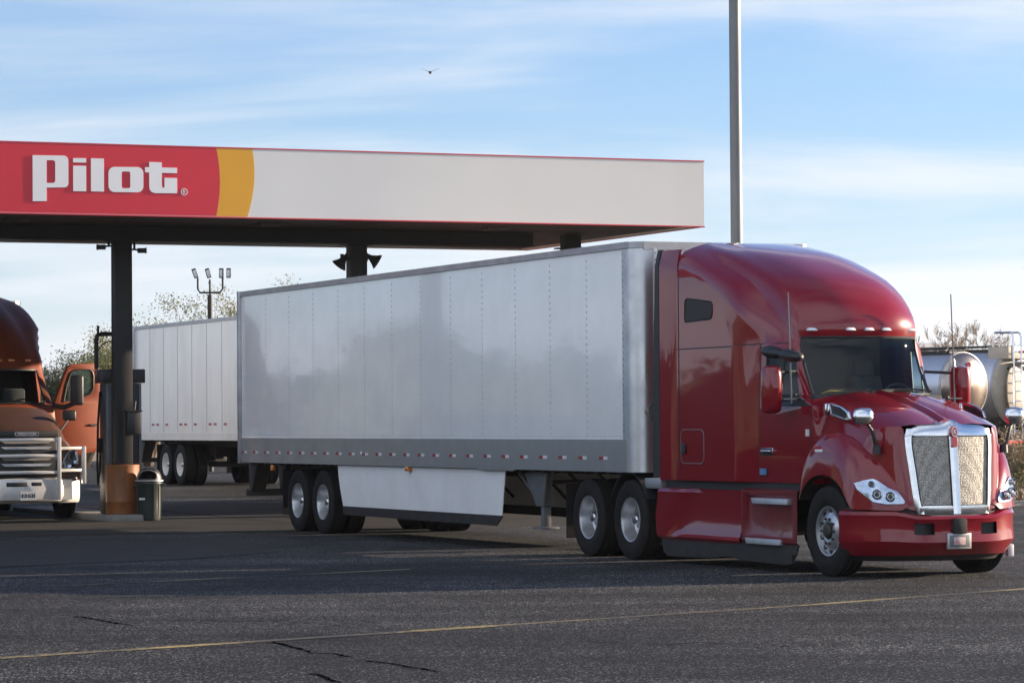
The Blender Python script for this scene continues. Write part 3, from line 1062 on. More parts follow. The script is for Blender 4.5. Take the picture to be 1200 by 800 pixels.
    b.prism(rrect(-.030, 1.47, .030, 1.585, .015, 3), lambda u, v: (1.03, u, v), lambda u, v: (1.083 - .09 * (v - 1.6), u, v), 0)
    oi = [(.033 * math.cos(a), ez + .050 * math.sin(a)) for a in np.linspace(0, 2 * PI, 25)[:-1]]
    oo = [(.038 * math.cos(a), ez + .056 * math.sin(a)) for a in np.linspace(0, 2 * PI, 25)[:-1]]
    b.prism(oo, lambda u, v: (1.08 - .06 * (v - 1.6), u, v), lambda u, v: (1.088 - .06 * (v - 1.6), u, v), 1, hole=oi)
    for p, q in (((-.012, -.022), (-.012, .022)), ((-.010, 0), (.014, .022)), ((-.010, 0), (.014, -.022))):
        b.bar((1.084, p[0], ez + p[1]), (1.084, q[0], ez + q[1]), .009, .012, 1)
    b.build('emblem', [M['lamp_red'], M['chrome']], gr)
    # ---- bumper
    xb = fun([(0, 1.115), (.3, 1.10), (.52, 1.06), (.7, .98), (.85, .86), (.97, .70), (1.05, .52), (1.08, .40), (1.085, .30)])
    yk = [0, .1, .2, .30, .41, .53, .62, .72, .80, .87, .93, .98, 1.02, 1.05, 1.07, 1.082]
    zk = [.255, .275, .385, .405, .49, .62, .665, .70, .715]
    off = [-.11, -.085, .034, .046, .036, .028, .044, .020, -.06]
    b = MB()
    for sg in (-1, 1):
        G = []
        for z, o in zip(zk, off):
            row = []
            for y in yk:
                x = xb(y)
                up = .055 * smooth((y - .45) / .3) * ((z - .27) / .445)
                # outward normal in plan
                dx = (xb(min(y + .02, 1.085)) - xb(max(y - .02, 0))) / .04
                L_ = math.hypot(1, dx)
                row.append((x + o / L_ * 1, sg * (y - o * dx / L_ * .6), z + up))
            G.append(row)
        b.grid(G, skip=lambda i, j: i == 4 and 3 <= j <= 4)
        # recess behind the tow slot
        y0, y1 = .30, .53
        b.box(xb(.4) - .12, xb(.4) - .05, sg * y0, sg * y1, .47, .66, 1)
        b.grid([[(xb(.3), sg * .30, .49), (xb(.3) - .1, sg * .30, .49)], [(xb(.3), sg * .30, .66), (xb(.3) - .1, sg * .30, .66)]], 1)
    bu = b.build('bumper', [M['red'], M['black']], root, angle=24)
    b = MB()                                             # shadow gap between bumper and hood
    for sg in (-1, 1):
        b.grid([[(xb(y) - .05, sg * (y - .02), .70), (xb(y) - .06, sg * (y - .03), .80)] for y in np.linspace(0, 1.07, 14)])
        b.grid([[(xb(y) - .12, sg * (y - .04), .285), (xb(y) - .22, sg * (y - .08), .19)] for y in np.linspace(0, 1.05, 14)])
    b.build('air_dam', M['skirt'], root, solid=0.01)
    b = MB()                                             # radar sensor block and licence plate
    b.box(1.10, 1.20, -.085, .085, .50, .66)
    b.box(1.10, 1.19, -.075, .075, .655, .675)
    b.build('radar_sensor', M['skirt'], root, bevel=0.02)
    b = MB()
    b.box(1.13, 1.165, -.155, .155, .33, .505, 0)
    b.box(1.165, 1.170, -.13, .13, .35, .485, 1)
    b.box(1.170, 1.173, -.075, .075, .375, .46, 2)
    b.build('license_plate', [M['alu_dull'], M['grey_metal'], M['faded_red']], root, bevel=0.004)
    # ---- mirrors
    for sg in (-1, 1):
        b = MB()
        G = []
        for z, ww, dd in ((1.865, .045, .05), (1.885, .08, .09), (1.95, .09, .112), (2.15, .092, .118), (2.32, .092, .118), (2.40, .08, .10), (2.425, .04, .05)):
            G.append([(-.93 + dd * 1.35 * math.cos(a) * (1.25 if math.cos(a) > 0 else .55), sg * 1.275 + ww * 1.25 * math.sin(a), z) for a in np.linspace(0, 2 * PI, 17)[:-1]])
        b.grid(G, wrap=True)
        b.add(G[0], [tuple(range(16))])
        b.add(G[-1], [tuple(range(16))])
        mo = b.build('mirror', M['red'], root, angle=50)
        b = MB()
        b.box(-1.022, -1.012, sg * 1.2, sg * 1.35, 1.92, 2.38)
        b.build('mirror_glass', M['chrome'], mo)
        b = MB()
        b.tube([(-.72, sg * .98, 2.04), (-.85, sg * 1.2, 2.02)], 0.022, 6)
        b.build('mirror_arm', M['black'], mo)
        b = MB()
        b.tube([(-1.12, sg * .84, 2.36), (-.95, sg * 1.2, 2.34)], 0.02, 6)
        b.build('mirror_strut', M['black'], mo)
        if sg < 0:                                       # two-lobed look-down mirror over the passenger door
            b = MB()
            G = []
            for u in np.linspace(0, 1, 17):
                x = -1.46 + .92 * u
                w_ = .035 + .085 * abs(math.sin(2 * PI * u)) ** .55
                G.append([(x, sg * 1.08 + w_ * math.cos(a) * .9, 2.615 - .10 * u + w_ * .62 * math.sin(a)) for a in np.linspace(0, 2 * PI, 13)[:-1]])
            b.grid(G, wrap=True)
            b.add(G[0], [tuple(range(12))])
            b.add(G[-1], [tuple(range(12))])
            b.build('lookdown_mirror', M['black'], root, angle=60)
        else:
            b = MB()
            b.lathe([(.035, 2.42), (.04, 2.47), (.025, 2.51), (.001, 2.52)], 'z', (-.98, sg * 1.22, 0), 12)
            b.build('mirror_sensor', M['tape_white'], mo)
        # hood mirror on its stalk
        b = MB()
        G = []
        cy, cz, cx = sg * .99, 1.82, .76
        for z, q in ((-.10, .3), (-.085, .8), (-.05, 1), (.0, 1.05), (.05, 1.0), (.085, .8), (.10, .35)):
            G.append([(cx + .075 * q * math.cos(a) * (1.0 if math.cos(a) > 0 else .7), cy + .125 * q * math.sin(a), cz + z) for a in np.linspace(0, 2 * PI, 17)[:-1]])
        b.grid(G, wrap=True)
        b.add(G[0], [tuple(range(16))])
        b.add(G[-1], [tuple(range(16))])
        hm = b.build('hood_mirror', M['chrome'], root, angle=60)
        b = MB()
        b.tube([(.76, sg * .95, 1.75), (.80, sg * .90, 1.66), (.80, sg * .86, 1.52), (.78, sg * .82, 1.46)], [.017, .02, .024, .03], 8)
        b.lathe([(.05, 1.40), (.045, 1.49), (.001, 1.49)], 'z', (.78, sg * .83, 0), 12)
        b.build('mirror_stalk', M['black'], hm)
        b = MB()
        b.tube([(-.74, sg * 1.10, 2.02), (-.76, sg * 1.10, 2.5), (-.80, sg * 1.10, 3.28)], [.010, .009, .0075], 5)
        b.tube([(-.74, sg * 1.10, 1.98), (-.74, sg * 1.10, 2.14)], .013, 6)
        b.tube([(-.74, sg * .95, 2.03), (-.74, sg * 1.20, 2.03)], .012, 6)
        b.build('antenna', M['grey_metal'], root)
    # white-capped little sensor on top of the far mirror
    # ---- lower fairings, steps, skirts
    for sg in (-1, 1):
        b = MB()
        prof = [(.30, 1.01), (.34, 1.055), (.44, 1.062), (.62, 1.06), (.80, 1.04), (.90, 1.05), (.94, 1.02), (.955, .96)]
        G = []
        for x in np.linspace(-4.44, -2.17, 20):
            t = smooth((x + 4.44) / .9)
            row = []
            for z, y in prof:
                # diagonal crease that sweeps down towards the rear
                sc = smooth(((x + 4.44) / .75 - (z - .36) / .62) * 1.6) * .055 * smooth((z - .30) / .12)
                row.append((x + (.05 * abs((z - .6) / .35) ** 2 if x < -4.4 else 0), sg * (y + .0 + .028 - sc), z))
            G.append(row)
        b.grid(G)
        b.add([(p[0], p[1], p[2]) for p in G[0]] + [(G[0][0][0] + .02, sg * .7, .30), (G[0][-1][0], sg * .7, .955)][::-1], [tuple(range(len(prof) + 2))])
        b.build('tank_fairing', M['red'], root, angle=30)
        b = MB()
        G = []
        for x in (-2.14, -2.1, -2.02, -1.95, -.95, -.82, -.72):
            row = []
            for z, y in [(.31, 1.0), (.35, 1.045), (.40, 1.05), (.41, 1.02), (.47, 1.0), (.86, 1.0), (.90, 1.03), (.955, 1.03), (.975, .98)]:
                if x <= -2.1 or x >= -.82:
                    y = 1.05 if .31 < z < .97 else y
                row.append((x, sg * y, z))
            G.append(row)
        b.grid(G)
        b.build('step_fairing', M['red_matt'], root, angle=30)
        for z, x0, x1 in ((.83, -1.86, -.93), (.35, -2.03, -1.12)):
            b = MB()
            b.hexa([(x0 + .06, sg * .95, z - .035), (x1, sg * .95, z - .035), (x1, sg * 1.08, z - .035), (x0 + .06, sg * 1.08, z - .035), (x0, sg * .95, z + .035), (x1, sg * .95, z + .035), (x1, sg * 1.065, z + .035), (x0, sg * 1.065, z + .035)])
            b.build('step', M['alu_dull'], root, bevel=0.006)
        b = MB()
        b.grid([[(x, sg * 1.01, .32), (x, sg * 1.035, .22), (x, sg * 1.03, zb)] for x, zb in ((-4.38, .30), (-4.30, .14), (-4.2, .09), (-3.0, .10), (-2.7, .13), (-2.45, .14), (-2.2, .11), (-1.0, .09), (-.86, .12), (-.74, .31))])
        b.build('rubber_skirt', M['skirt'], root, solid=0.012)
        b = MB()                                         # dark gap above fairings
        b.box(-4.35, -.7, sg * .88, sg * .97, .90, 1.08)
        b.build('sill', M['black'], root)
    # storage door, sticker and handles on the sleeper flank
    for sg in (-1, 1):
        yq = 1.085
        b = MB()
        pr = rrect(-3.70, 1.26, -3.06, 1.68, .09)
        b.prism(pr, lambda u, v: side_pt(u, v, -.004, sg), lambda u, v: side_pt(u, v, .003, sg), 0)
        ring = [side_pt(u, v, .002, sg) for u, v in pr]
        b.tube(ring + ring[:2], .007, 6, 1)
        so = b.build('storage_door', [M['red'], M['grey_metal']], root)
        b = MB()
        b.box(-3.63, -3.54, sg * (yq + .004), sg * (yq + .035), 1.38, 1.51)
        b.build('handle', M['black'], so, bevel=0.01)
    b = MB()
    b.box(-1.66, -1.52, -1.045, -1.02, 1.14, 1.215)
    b.build('sticker', [M['blue']], root)
    b = MB()
    b.box(-.53, -.46, -1.032, -1.01, 1.60, 1.68)
    b.build('side_badge', M['tape_white'], root)
    # ---- chassis
    b = MB()
    for sg in (-1, 1):
        b.box(-7.3, .8, sg * .38, sg * .46, .72, .98)
        b.lathe([(.001, -4.3), (.27, -4.3), (.28, -4.28), (.28, -2.5), (.27, -2.48), (.001, -2.48)], 'x', (0, sg * .66, .62), 20)
    for x in (-7.2, -6.0, -4.8, -3.5):
        b.box(x - .06, x + .06, -.38, .38, .74, .96)
    for x in (0, -5.30, -6.62):
        b.tube([(x, -.95, .515), (x, .95, .515)], .075, 10)
        b.lathe([(.001, -.22), (.15, -.16), (.21, 0), (.15, .16), (.001, .22)], 'y', (x, 0, .52), 14)
    b.build('chassis_frame', M['dark_metal'], root)
    b = MB()
    b.box(-5.7, -4.45, -.62, .62, 1.0, 1.03)
    b.box(-4.9, -4.42, -1.02, 1.02, .93, 1.06)
    b.build('deck_plate', M['alu_dull'], root, bevel=0.01)
    b = MB()
    b.lathe([(.001, 1.06), (.45, 1.06), (.46, 1.10), (.42, 1.12), (.001, 1.12)], 'z', (-6.0, 0, 0), 20)
    b.box(-6.35, -5.6, -.38, .38, .98, 1.07)
    b.build('fifth_wheel', M['dark_metal'], root)
    b = MB()                                             # air lines between cab and trailer
    for y in (-.15, 0, .15):
        b.tube([(-3.82, y, 1.9), (-4.1, y - .1, 1.55), (-4.5, y + .15, 1.5), (-4.9, y, 2.0)], .016, 6)
    b.build('air_line', M['black'], root)
    # ---- wheels
    w = wheel_front('wheel', root, (0, -.915, .515))
    w.scale = (1.0, 1.0, 1.0)
    dup_wheel(w, (0, .915, .515), True)
    d = wheel_dual(root, (-5.30, -.91, .515))
    dup_wheel(d, (-6.62, -.91, .515), False)
    dup_wheel(d, (-5.30, .91, .515), True)
    dup_wheel(d, (-6.62, .91, .515), True)
    for sg in (-1, 1):                                   # mud flaps behind the drive wheels
        b = MB()
        b.box(-7.27, -7.25, sg * .55, sg * 1.07, .22, .95)
        b.build('mud_flap', M['rubber'], root)
        b = MB()
        ring = []
        for a in np.linspace(.15 * PI, .85 * PI, 9):
            ring.append([(-5.30 + .60 * math.cos(a) * 0 + .62 * math.cos(a), sg * y, .515 + .62 * math.sin(a)) for y in (.56, 1.06)])
        b.grid(ring)
        b.build('mud_guard', M['black'], root, solid=0.012)
    b = MB()
    b.box(.52, .58, 1.0, 1.08, .20, .34)
    b.build('loose_bracket', M['tape_white'], root, bevel=0.01)
    return root


red_t = red_tractor()


# ------------------------------------------------------------------ box trailers (origin: rear, centre, ground; x forward)
def box_trailer(name, label, loc, style, group='box trailers at the fuel lanes', seed=1):
    root = thing(name, label, 'trailer', loc, ROT, group)
    L, W, H = 16.15, 1.295, 4.11
    main = style == 'plain'
    zb, zm = 1.13, (1.555 if main else 1.34)
    rad = .22
    wall = M['white'] if main else M['white2']
    # body: rear -> along near side -> rounded front corner -> front
    b = MB()
    for sg in (-1, 1):
        b.box(0.05, L - rad, sg * W - (.03 if sg > 0 else 0), sg * W + (.03 if sg < 0 else 0), zm, H - .09)
    b.box(0.05, L - .1, -W + .03, W - .03, H - .06, H - .03)
    # side joints: lap strips with rivets
    n = 13
    pitch = (L - rad - .25) / n
    for sg in (-1, 1):
        y = sg * W
        for k in range(n + 1):
            x = .18 + pitch * k
            wd = .028 if main else .02
            if not main:
                b.box(x - wd, x + wd, y - .003, y + .003, zm + .01, H - .1, 1)
            if main:
                for z in np.arange(zm + .06, H - .12, .085):
                    for dx in (0.0,):
                        b.box(x + dx - .010, x + dx + .010, y - sg * .002 - .006, y - sg * .002 + .006 + 0, z, z + .024, 1)
        if main:
            for x in np.arange(.2, L - rad, .12):
                b.box(x, x + .014, y - .006, y + .006, zm + .035, zm + .049, 1)
    body = b.build('wall_panel', [wall, M['rivet']], root, recalc=True)
    # front wall and rounded aluminium corners
    b = MB()
    b.box(L - .04, L, -W + rad, W - rad, zb, H - .08)
    for k in range(5):
        y = -W + rad + .12 + k * (2 * W - 2 * rad - .24) / 4
        for z in np.arange(zb + .1, H - .15, .11):
            b.box(L - .001, L + .004, y - .006, y + .006, z, z + .014, 1)
    b.build('front_wall', [M['white2'], M['alu_dull']], root)
    for sg in (-1, 1):
        b = MB()
        arc = [(L - rad + rad * math.sin(a), sg * (W - rad + rad * math.cos(a))) for a in np.linspace(0, PI / 2, 9)]
        arc = [(L - rad - .16, sg * (W + .003))] + [(x + .003 * i / 9, y + sg * .003 * (9 - i) / 9) for i, (x, y) in enumerate(arc)] + [(L + .003, sg * (W - rad - .05)), (L + .018, sg * (W - rad - .05)), (L + .018, sg * (W - rad - .10)), (L + .001, sg * (W - rad - .10))]
        b.grid([[(x, y, z) for x, y in arc] for z in (zb + .0, zm, H - .09)])
        for z in np.arange(zb + .1, H - .12, .085):
            b.box(L - rad - .13, L - rad - .118, sg * W - .006, sg * W + .006, z, z + .014, 1)
            b.box(L + .014, L + .022, sg * (W - rad - .07) - .007, sg * (W - rad - .07) + .007, z, z + .016, 1)
        b.build('corner_post', [M['alu'], M['dark_metal']], root, angle=40)
    # rails
    b = MB()
    for sg in (-1, 1):
        y = sg * (W + .006)
        b.box(0, L - rad + .04, y - .02, y + .02, H - .085, H)
    b.box(L - .05, L + .012, -W + rad * .6, W - rad * .6, H - .11, H - .005)
    for sg in (-1, 1):
        arc = [(L - rad + (rad + .012) * math.sin(a), sg * (W - rad + (rad + .014) * math.cos(a))) for a in np.linspace(0, PI / 2, 9)]
        b.grid([[(x, y, z) for x, y in arc] for z in (H - .085, H - .004)])
    b.build('top_rail', M['alu_dull'], root)
    b = MB()
    for sg in (-1, 1):
        y = sg * (W + .004)
        if main:
            b.box(.0, L - rad - .02, y - .012, y + .012, zb + .075, zm)
            b.box(.0, L - rad - .02, y - .016, y + .016, zb, zb + .075)
            b.box(10.9, 12.2, y - .018, y + .018, zb - .02, zb + .07)
        else:
            b.box(.0, L - rad, y - .012, y + .012, zb, zm)
            for x in np.arange(.2, L - rad, .15):
                b.box(x, x + .03, y - .018, y + .018, zb + .02, zm - .04)
    b.build('bottom_rail', M['alu_band'] if main else M['white2'], root)
    # reflective tape: alternate red and white patches
    br, bw = MB(), MB()
    for sg in (-1, 1):
        y = sg * (W + .0185)
        if main:
            k = 0
            x = .12
            while x < L - .5:
                if not (1.1 < x < 1.2):
                    br.box(x, x + .13, y - .002, y + .002, 1.288, 1.33)
                    bw.box(x + .132, x + .26, y - .002, y + .002, 1.288, 1.33)
                x += .60 if x < 9 else .66
                k += 1
        else:
            for k in range(14):
                x = .18 + pitch * k
                br.box(x + .15, x + .38, y - sg * .0165 - .002, y - sg * .0165 + .002, zm + .16, zm + .215)
                if k % 2:
                    br.box(x + .55, x + .78, y - sg * .0165 - .002, y - sg * .0165 + .002, zm + .16, zm + .215)
    br.build('red_tape', M['tape_red'], root)
    if main:
        bw.build('white_tape', M['tape_white'], root)
    # floor, cross members
    b = MB()
    b.box(.05, L - .1, -W + .04, W - .04, zb + .03, zb + .16)
    for x in np.arange(.4, L - .3, .36 if main else .6):
        b.box(x - .03, x + .03, -W + .05, W - .05, zb - .04, zb + .04)
    for sg in (-1, 1):
        b.box(.5, 8.5, sg * .5 - .05, sg * .5 + .05, zb - .17, zb - .02)
    b.build('floor_frame', M['dark_metal'], root)
    # rear frame, doors, under-ride bumper
    b = MB()
    for sg in (-1, 1):
        b.box(-.01, .07, sg * W - .06 + (0 if sg < 0 else 0), sg * W + .06 if sg < 0 else sg * W + .012, zb - .02, H + .005)
    b.box(-.01, .06, -W, W, H - .12, H + .004)
    b.box(-.01, .06, -W, W, zb - .03, zb + .14)
    b.build('rear_frame', M['alu_dull'], root, bevel=.006)
    for sg in (-1, 1):
        b = MB()
        b.box(.0, .045, sg * .01 if sg > 0 else -W + .07, W - .07 if sg > 0 else -.01, zb + .15, H - .13)
        for yy in (.3, .55):
            b.tube([(-.02, sg * yy, zb + .2), (-.02, sg * yy, H - .2)], .016, 6)
        b.build('rear_door', M['white2'], root, bevel=.004)
    b = MB()
    b.box(-.04, .06, -W + .1, W - .1, .54, .66)
    for y in (-1.0, 1.0, -.45, .45):
        b.hexa([(-.03, y - .12, .6), (.06, y - .12, .6), (.06, y + .12, .6), (-.03, y + .12, .6), (-.03, y - .15, zb), (.45, y - .15, zb), (.45, y + .15, zb), (-.03, y + .15, zb)])
    b.build('underride_bumper', M['dark_metal'], root, bevel=.006)
    # running gear
    xt = 3.47 if main else 3.2
    b = MB()
    for sg in (-1, 1):
        b.box(xt - 1.6, xt + 1.5, sg * .52 - .05, sg * .52 + .05, .78, 1.0)
        for x in (xt - .62, xt + .62):
            b.tube([(x, sg * .5, .9), (x + .45, sg * .5, .62)], .05, 8)
    for x in (xt - .62, xt + .62):
        b.tube([(x, -1.0, .51), (x, 1.0, .51)], .065, 10)
        b.lathe([(.12, .6), (.12, .85), (.001, .85)], 'z', (x + .2, .5, 0), 10)
        b.lathe([(.12, .6), (.12, .85), (.001, .85)], 'z', (x + .2, -.5, 0), 10)
    b.box(xt + .1, xt + .5, -.3, .3, .7, .95)
    b.build('axle_bogie', M['dark_metal'], root)
    w = wheel_dual(root, (xt + .62, -1.12, .515), rimmat='rim' if main else 'white2')
    dup_wheel(w, (xt - .62, -1.12, .515), False)
    dup_wheel(w, (xt + .62, 1.12, .515), True)
    dup_wheel(w, (xt - .62, 1.12, .515), True)
    for sg in (-1, 1):
        b = MB()
        b.box(xt - 1.34, xt - 1.32, sg * .62, sg * 1.26, .26, 1.02)
        b.build('mud_flap', M['rubber'], root)
    # landing gear
    for sg in (-1, 1):
        b = MB()
        x, y = 12.55, sg * .98
        b.box(x - .07, x + .07, y - .07, y + .07, .62, zb)
        b.box(x - .055, x + .055, y - .055, y + .055, .33 if main else .05, .62)
        b.box(x - .17, x + .17, y - .13, y + .13, .30 if main else .0, .33 if main else .04)
        if main:
            b.hexa([(x - .12, y - .10, .62), (x + .12, y - .10, .62), (x + .12, y - .07, .62), (x - .12, y - .07, .62), (x - .55, y - .10, zb - .02), (x + .25, y - .10, zb - .02), (x + .25, y - .07, zb - .02), (x - .55, y - .07, zb - .02)])
        b.bar((x - .95, y - .0, zb - .03), (x - .06, y, .62), .06, .05)
        b.build('landing_leg', M['grey_metal'], root, bevel=.006)
    b = MB()
    b.tube([(12.55, -.95, .95), (12.55, .95, .95)], .03, 8)
    b.build('landing_shaft', M['dark_metal'], root)
    if main:
        for sg in (-1, 1):                               # aerodynamic skirt
            yk = sg * 1.245
            b = MB()
            le = [(4.83, 1.12), (4.86, .95), (4.93, .75), (5.03, .55), (5.08, .45)]
            out = le + [(11.60, .45), (11.74, 1.12)]
            b.prism(out, lambda u, v: (u, yk - .006, v), lambda u, v: (u, yk + .006, v), 0)
            sk = b.build('side_skirt', [M['white_skirt'], M['grey_metal']], root)
            b = MB()
            b.prism([(5.06, .47), (5.10, .33), (11.40, .32), (11.60, .44), (11.62, .47)], lambda u, v: (u, yk - .012, v), lambda u, v: (u, yk + .010, v))
            b.build('skirt_flap', M['skirt'], sk)
            b = MB()
            b.box(8.0, 8.12, sg * 1.25, sg * 1.33, 1.06, 1.13)
            b.build('marker_lamp', M['lamp_amber'], root, bevel=.008)
            for x in np.arange(5.2, 11.5, 1.05):         # brackets behind the skirt
                b = MB()
                b.bar((x, sg * 1.22, .6), (x, sg * .7, zb - .02), .04, .04)
                b.build('skirt_brace', M['dark_metal'], sk)
        b = MB()
        b.box(4.86, 4.90, -.55, -.48, .5, .56)
        b.box(1.6, 1.72, -1.30, -1.25, 1.0, 1.10)
        b.build('side_lamp', M['lamp_amber'], root, bevel=.008)
        b = MB()
        b.box(6.06, 6.12, -W - .034, -W - .016, 1.30, 1.345)
        b.box(L - .45, L - .38, -W - .02, -W - .004, 1.155, 1.175)
        b.build('side_lamp', M['lamp_white'], root, bevel=.006)
        b = MB()                                         # diamond placard holder on the front wall
        b.hexa([(L + .003, -.99 + .0, 1.72), (L + .003, -.80, 1.91), (L + .003, -.99, 2.10), (L + .003, -1.18 + .01, 1.91), (L + .012, -.99, 1.72), (L + .012, -.80, 1.91), (L + .012, -.99, 2.10), (L + .012, -1.17, 1.91)])
        b.build('placard_holder', M['grey_metal'], root)
    return root


box_trailer('box_trailer', 'long plain white box trailer with side skirt, coupled behind the red tractor', (-3.5696, 56.4626, 0), 'plain')
q = Vector((-9.95, 84.2, 0)) + LT * 1.295
t2 = box_trailer('box_trailer', 'white ribbed box trailer seen between the canopy column and the long trailer', (q.x, q.y, .28), 'ribbed')


# unseen tractor added behind the long trailer to shade the orange truck
tt = Vector((q.x, q.y, 0)) + FW * 21.085
t2t = copy_tree(red_t)
t2t.location = (tt.x, tt.y, gz(tt.y))
t2t['label'] = 'dark red sleeper tractor hidden behind the long trailer, added to cast shade'
for o_ in (red_t, t2t):
    o_['group'] = 'sleeper tractors at the fuel lanes'
# unseen trailer added behind the orange truck for the long trailer to mirror
ot = Vector((-9.17, 60.35, 0)) - FW * 21.6
o2 = copy_tree(t2)
o2.location = (ot.x, ot.y, gz(ot.y))
o2['label'] = 'white ribbed box trailer added out of frame behind the orange truck, for reflections'


# ------------------------------------------------------------------ the orange truck (origin: bumper front, centre, ground)
def orange_truck():
    root = thing('semi_tractor', 'orange semi tractor with white grille guard and its driver door open', 'truck', (-9.17, 60.35, .03), ROT)
    LV0 = [1.1, 1.5, 1.9, 2.12, 2.2, 2.4, 2.6, 2.78, 2.86, 2.92, 3.0, 3.12, 3.28, 3.45, 3.6, 3.75, 3.88, 3.98, 4.07, 4.14, 4.20, 4.24]
    lift = lambda z: z if z <= 2.92 else 2.92 + (z - 2.92) * 1.14
    LV = [lift(z) for z in LV0]
    ofun = lambda tab: fun([(lift(z), v) for z, v in tab])
    xf = ofun([(1.1, -1.5), (2.12, -1.6), (2.2, -1.66), (2.86, -2.14), (3.0, -2.2), (3.28, -2.42), (3.6, -2.8), (3.88, -3.3), (4.07, -3.85), (4.2, -4.6), (4.24, -5.2)])
    xc = ofun([(1.1, -1.55), (2.12, -1.75), (2.2, -1.9), (2.86, -2.34), (3.0, -2.42), (3.28, -2.7), (3.6, -3.15), (3.88, -3.7), (4.07, -4.2), (4.2, -4.9), (4.24, -5.3)])
    yc = ofun([(1.1, .8), (2.12, .85), (2.86, .80), (3.28, .78), (3.6, .72), (3.88, .64), (4.07, .56), (4.24, .4)])
    xp = ofun([(1.1, -1.6), (2.12, -1.85), (2.2, -2.0), (2.86, -2.5), (3.0, -2.6), (3.28, -2.95), (3.6, -3.45), (3.88, -4.0), (4.07, -4.5), (4.2, -5.1), (4.24, -5.35)])
    wz = ofun([(1.1, 1.0), (2.12, 1.02), (2.86, .95), (3.0, .98), (3.28, .97), (3.6, .93), (3.88, .84), (4.07, .74), (4.2, .62), (4.24, .5)])
    ws = ofun([(1.1, 1.15), (3.2, 1.17), (3.8, 1.1), (4.07, .98), (4.24, .75)])

    def wfun(x, z):
        t = min(max((-3.05 - x) / .4, 0), 1)
        return wz(z) + (ws(z) - wz(z)) * t
    kn = [-2.55, -2.62, -2.7, -2.85, -3.0, -3.05, -3.45, -4.0, -4.7]
    P = cab_loft(LV, xf, xc, yc, xp, 2.92, kn, -5.5, wfun, nf=8, nc=4)
    K = len(P[0])
    half = 8 + 4 + len(kn) + 2
    mid = half - 1
    s0 = 12
    B, WS, GN = MB(), MB(), MB()
    for i in range(len(LV) - 1):
        z0, z1 = LV[i], LV[i + 1]
        for j in range(K - 1):
            h, sd = (mid - 1 - j, -1) if j < mid else (j - mid, 1)
            quad = [P[i][j], P[i][j + 1], P[i + 1][j + 1], P[i + 1][j]]
            dst = B
            if h < 8 and 2.2 <= z0 and z1 <= 2.86:
                dst = WS
            elif sd > 0 and s0 <= h < s0 + 5 and z1 <= 2.92:
                continue                                 # the open doorway
            elif sd < 0 and s0 <= h < s0 + 4 and 2.2 <= z0 and z1 <= 2.78:
                dst = GN
            dst.add(quad, [(0, 1, 2, 3)])
    B.add(P[-1], [tuple(range(K))])
    back = [P[i][0] for i in range(len(LV))] + [P[i][-1] for i in range(len(LV) - 1, -1, -1)]
    B.add(back, [tuple(range(len(back)))])
    B.add(P[0], [tuple(range(K))])
    cab = B.build('cab', M['orange'], root, angle=32)
    ws_o = WS.build('windscreen', M['glass_ws'], root, angle=60)
    GN.build('window_pane', M['glass'], root, angle=60)
    iz, jt = LV.index(2.2), LV.index(2.86)
    b = MB()
    bd = [P[iz][j] for j in range(mid - 8, mid + 9)] + [P[i][mid + 8] for i in range(iz + 1, jt)] + [P[jt][j] for j in range(mid + 8, mid - 9, -1)] + [P[i][mid - 8] for i in range(jt - 1, iz - 1, -1)]
    b.tube(bd, .022, 6)
    b.tube([(-1.66, .5, 2.21), (-1.8, .1, 2.26), (-1.78, -.3, 2.24)], .012, 5)
    b.build('windscreen_seal', M['black'], ws_o)
    b = MB()
    b.box(-2.2, -1.8, -.85, .85, 1.8, 2.14)
    b.build('dashboard', M['interior'], root, bevel=.03)
    b = MB()
    for sy in (-.5, .5):
        b.box(-2.95, -2.45, sy - .25, sy + .25, 1.5, 1.7)
        b.box(-3.05, -2.92, sy - .22, sy + .22, 1.7, 2.5)
    b.build('seat', M['interior_grey'], root, bevel=.04)
    b = MB()
    b.box(-3.5, -3.46, -.8, .8, 1.2, 3.3)
    b.build('sleeper_curtain', M['interior'], root)
    b = MB()
    ring = [(-2.3 + .09 * math.cos(a), .5 + .22 * math.sin(a), 2.12 + .17 * math.cos(a)) for a in np.linspace(0, 2 * PI, 21)]
    b.tube(ring, .016, 6)
    b.build('steering_wheel', M['interior'], root)
    # a dark clearance spoiler lip along the cab roof
    for y, x in ((0, -2.2), (.25, -2.22), (-.25, -2.22), (.62, -2.36), (-.62, -2.36)):
        b = MB()
        b.box(x - .05, x + .06, y - .06, y + .06, 3.02, 3.07)
        b.build('marker_lamp', M['lamp_amber'], root, bevel=.01)
    # hood
    zc = fun([(-1.62, 2.14), (-1.2, 2.05), (-.7, 1.86), (-.35, 1.70), (-.18, 1.56)])
    b = MB()
    for sg in (-1, 1):
        G = []
        for x in np.linspace(-1.75, -.16, 16):
            c = zc(x)
            t = smooth((x + 1.75) / 1.5)
            wq = .98 - .06 * t
            arch = .72 + (.42 * math.sqrt(max(0, 1 - ((x + 1.02) / .62) ** 2)) if abs(x + 1.02) < .62 else 0)
            row = [(x, 0, c), (x, sg * .3, c - .005), (x, sg * .6, c - .03), (x, sg * (wq - .22), c - .07), (x, sg * (wq - .12), c - .14), (x, sg * (wq - .06), c - .3),
                   (x, sg * (wq + .02 + .0 * t), min(c - .36, 1.42)), (x, sg * (wq + .10), min(c - .42, 1.25)), (x, sg * (wq + .14), min(c - .5, 1.12)), (x, sg * (wq + .15), max(arch, .72))]
            G.append(row)
        b.grid(G)
        # front face down to the bumper
        last = G[-1]
        b.grid([last, [(x + .04, y * .985, z * .55 + .78 * .45) for x, y, z in last], [(x + .06, y * .97, .78) for x, y, z in last]])
    b.build('hood', M['orange_shaded'], root, angle=30)
    # black grille with horizontal bars
    b = MB()
